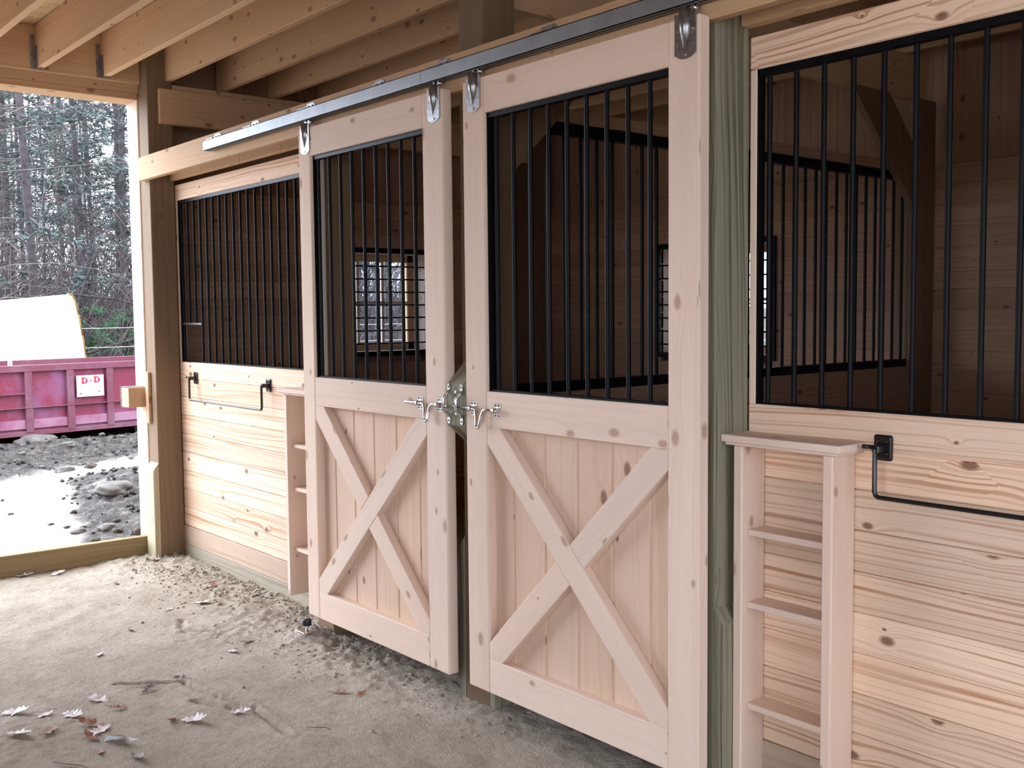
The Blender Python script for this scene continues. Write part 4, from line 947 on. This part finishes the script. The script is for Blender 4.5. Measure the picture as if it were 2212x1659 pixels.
# ------------------------------------------------------------------ woods
def tree_proto(seed, H, rad, nb, needles, bmin, light=False, lean=(0, 0)):
    """parts of one tree around the origin: trunk, branches, foliage meshes"""
    rnd = random.Random(seed)
    def tp(t): return Vector((lean[0]*t*H+0.12*math.sin(t*5+seed), lean[1]*t*H+0.10*math.sin(t*4+seed*2), t*H))
    T = MB(); T.tube([tp(i/12)-Vector((0,0,0.4 if i == 0 else 0)) for i in range(13)], [rad*(1.25 if i == 0 else 1)*(1-0.8*i/12) for i in range(13)], 8)
    Bm = MB(); Fm = MB()
    for k in range(nb):
        t = bmin+(1-bmin)*((k+rnd.random())/nb)**0.9; a = rnd.uniform(0, 2*PI); L = (0.6+2.2*(1-t)**0.7)*rnd.uniform(.6, 1.2)
        b0 = tp(t); d = Vector((math.cos(a), math.sin(a), rnd.uniform(-.15, .35))); droop = rnd.uniform(-.35, .1)
        pts = [b0+d*L*u+Vector((0, 0, droop*L*u*u))+Vector((rnd.uniform(-.06, .06), rnd.uniform(-.06, .06), rnd.uniform(-.05, .05)))*u for u in (0, .25, .5, .75, 1)]
        r0 = rad*0.22*(1-0.5*t); Bm.tube(pts, [r0, r0*.8, r0*.6, r0*.4, r0*.18], 4, cap=False)
        for j in range(rnd.randint(3, 6)):
            u = rnd.uniform(.3, .95); i = min(3, int(u*4)); p = pts[i].lerp(pts[i+1], u*4-i); a2 = a+rnd.choice((-1, 1))*rnd.uniform(.5, 1.1)
            d2 = Vector((math.cos(a2), math.sin(a2), rnd.uniform(-.3, .3))); l2 = L*rnd.uniform(.15, .4)
            q = [p, p+d2*l2*.5+Vector((0,0,-.02)), p+d2*l2]; Bm.tube(q, [r0*.35, r0*.25, r0*.12], 3, cap=False)
            if rnd.random() < needles:
                for e in range(rnd.randint(7, 12)):
                    c = p+d2*l2*rnd.uniform(.1, 1.15)+Vector((rnd.uniform(-.1, .1), rnd.uniform(-.1, .1), rnd.uniform(-.08, .08)))
                    for _ in range(3):
                        v = Vector((rnd.uniform(-1, 1), rnd.uniform(-1, 1), rnd.uniform(-.5, .8))).normalized(); w = v.orthogonal().normalized()*rnd.uniform(.012, .026)
                        l = rnd.uniform(.07, .16); Fm.tri([c-w, c+w, c+v*l])
    mt = [M['barkl'] if light else M['bark']]
    out = []
    for nm, mb, mat in (('trunk', T, mt[0]), ('branches', Bm, M['twigl'] if light else M['twig']), ('foliage', Fm, M['needle'])):
        if len(mb.bm.verts) == 0: mb.bm.free(); continue
        me = bpy.data.meshes.new(nm); mb.bm.to_mesh(me); mb.bm.free(); me.materials.append(mat); out.append((nm, me))
    return out
PR = {'pineA': tree_proto(1, 15, .085, 85, .95, .10), 'pineB': tree_proto(2, 14, .075, 80, .95, .14), 'pineC': tree_proto(3, 17, .09, 85, .9, .18),
      'bareA': tree_proto(4, 13, .055, 85, .1, .06, True), 'bareB': tree_proto(5, 12, .045, 85, .15, .05), 'lean': tree_proto(6, 9, .045, 30, .0, .2, True, (0.25, 0.55)),
      'sap': tree_proto(7, 2.3, .02, 26, 1.0, .02)}
def tree(kind, x, y, rot, sc, label, group, cat='tree', name='pine_tree', mat=None):
    z = yard_h(x, y)-0.05; t = thing(name, label, cat, (x, y, z), group); t.rotation_euler = (0, 0, rot); t.scale = (sc, sc, sc)
    for nm, me in PR[kind]:
        o = bpy.data.objects.new(nm, me if mat is None or nm != 'foliage' else mat_mesh(me, mat)); COL.objects.link(o); o.parent = t
MMC = {}
def mat_mesh(me, mat):
    if (me.name, mat.name) not in MMC:
        c = me.copy(); c.materials.clear(); c.materials.append(mat); MMC[(me.name, mat.name)] = c
    return MMC[(me.name, mat.name)]
TR = [('pineA', -15.1, 2.65, 0.3, 1.0, 'thick dark pine trunk left of centre in the doorway view'), ('pineB', -18.62, 4.60, 2.1, 1.0, 'straight dark pine above the right edge of the white board'),
      ('pineC', -20.4, 6.05, 4.0, 1.0, 'tall dark pine nearest the door jamb'), ('bareA', -14.1, 1.72, 1.0, 1.1, 'pale barked tree at the left picture edge'),
      ('bareB', -24.6, 5.55, 2.6, 1.0, 'thin bare tree between the two left pines'), ('bareA', -24.4, 6.15, 5.2, .9, 'thin pale bare tree left of the tall pine'),
      ('pineB', -17.5, 5.10, 3.3, .95, 'pine whose lower trunk shows above the orange leaf litter'), ('lean', -15.6, 3.05, 2.6, 1.0, 'thin leaning dead tree crossing the view above the white board'),
      ('bareB', -16.2, 1.9, .8, 1.0, 'bare dark tree leaning at the upper left corner of the doorway')]
for k, x, y, r, s, lab in TR: tree(k, x, y, r, s, lab, None, name='pine_tree' if 'pine' in k else 'bare_tree')
tree('sap', -15.9, 3.95, 0.4, .55, 'bright green hemlock sapling right of the white board', None, 'shrub', 'hemlock_sapling', M['needleg'])
tree('sap', -16.8, 4.55, 1.9, .6, 'bright green hemlock sapling behind the one by the board', None, 'shrub', 'hemlock_sapling', M['needleg'])
tree('sap', -15.6, 5.15, 3.9, .45, 'small green hemlock sapling at the door jamb', None, 'shrub', 'hemlock_sapling', M['needleg'])
rnd = random.Random(90); n = 0
kinds = ['pineA', 'pineB', 'pineC', 'bareA', 'bareB', 'pineB', 'bareB']
while n < 72:
    D = rnd.uniform(24, 62); a = rnd.uniform(0.14, 0.62); x = CX-D*math.cos(a); y = CY+D*math.sin(a)
    k = kinds[n % 7]
    tree(k, x, y, rnd.uniform(0, 6.28), rnd.uniform(.8, 1.25), 'one of the many thin trees deep in the woods', 'background trees in the woods', name='pine_tree' if 'pine' in k else 'bare_tree'); n += 1
m = MB()
for i in range(4200):
    D = rnd.uniform(19.5, 36); a = rnd.uniform(0.17, 0.60); x = CX-D*math.cos(a); y = CY+D*math.sin(a)
    if x > -14.5: continue
    z = yard_h(x, y); h_ = rnd.uniform(.6, 5.0); b = rnd.uniform(0, 6.28); q = rnd.uniform(.1, .9)
    p0 = Vector((x, y, z+rnd.uniform(0, .6))); p3 = p0+Vector((math.cos(b)*q*h_, math.sin(b)*q*h_, h_*rnd.uniform(.2, 1)))
    mid = (p0+p3)/2+Vector((rnd.uniform(-.25, .25), rnd.uniform(-.25, .25), rnd.uniform(0, .35)))
    m.tube([p0, mid, p3], [.012, .009, .004], 3, mat=(1 if rnd.random() < .35 else 0), cap=False)
setp(m.build('undergrowth', [M['twig'], M['twigl']]), 'tangle of bare brush filling the edge of the woods', 'undergrowth', kind='stuff')
m = MB()
for i in range(5200):
    x = rnd.uniform(-21, -14.6); y = rnd.uniform(1.5, 13); z = yard_h(x, y)+rnd.uniform(0, .05); v = Vector((rnd.uniform(-1, 1), rnd.uniform(-1, 1), rnd.uniform(-.4, .6))).normalized()*.06; w = v.cross(Vector((rnd.uniform(-.3, .3), rnd.uniform(-.3, .3), 1))).normalized()*.035
    p = Vector((x, y, z)); f = m.tri([p-v, p+w, p+v, p-w], 1 if rnd.random() < .3 else 0)
setp(m.build('leaf_litter', [leafm('orange_leaf_litter', (.12, .045, .022, 1), (.22, .11, .065, 1)), M['barkl']]), 'orange dead leaves covering the bank under the trees', 'leaf litter', kind='stuff')
m = MB()
for i, (a, b, r) in enumerate([((-14.9, 3.3, .75), (-14.0, 6.2, 1.55), .03), ((-14.6, 3.9, .62), (-14.2, 5.6, 1.0), .035), ((-15.3, 3.2, 1.9), (-14.9, 5.6, 1.5), .025), ((-14.3, 3.0, .5), (-13.9, 4.9, .95), .02)]):
    m = MB(); A, B = Vector(a), Vector(b); m.tube([A, A.lerp(B, .4)+Vector((0, 0, .05)), A.lerp(B, .7)+Vector((0, 0, -.03)), B], [r, r*.85, r*.7, r*.4], 6)
    for q in range(7):
        p = A.lerp(B, .15+.12*q); m.tube([p, p+Vector((rnd.uniform(-.2, .2), rnd.uniform(-.1, .5), rnd.uniform(-.1, .5)))], [r*.35, r*.1], 4)
    setp(m.build('fallen_branch', M['bark']), ['longest fallen branch rising to the right on the bank', 'thick fallen branch low on the bank behind the dumpster', 'fallen branch lying highest across the trunks', 'thin fallen branch nearest the white board'][i], 'branch')
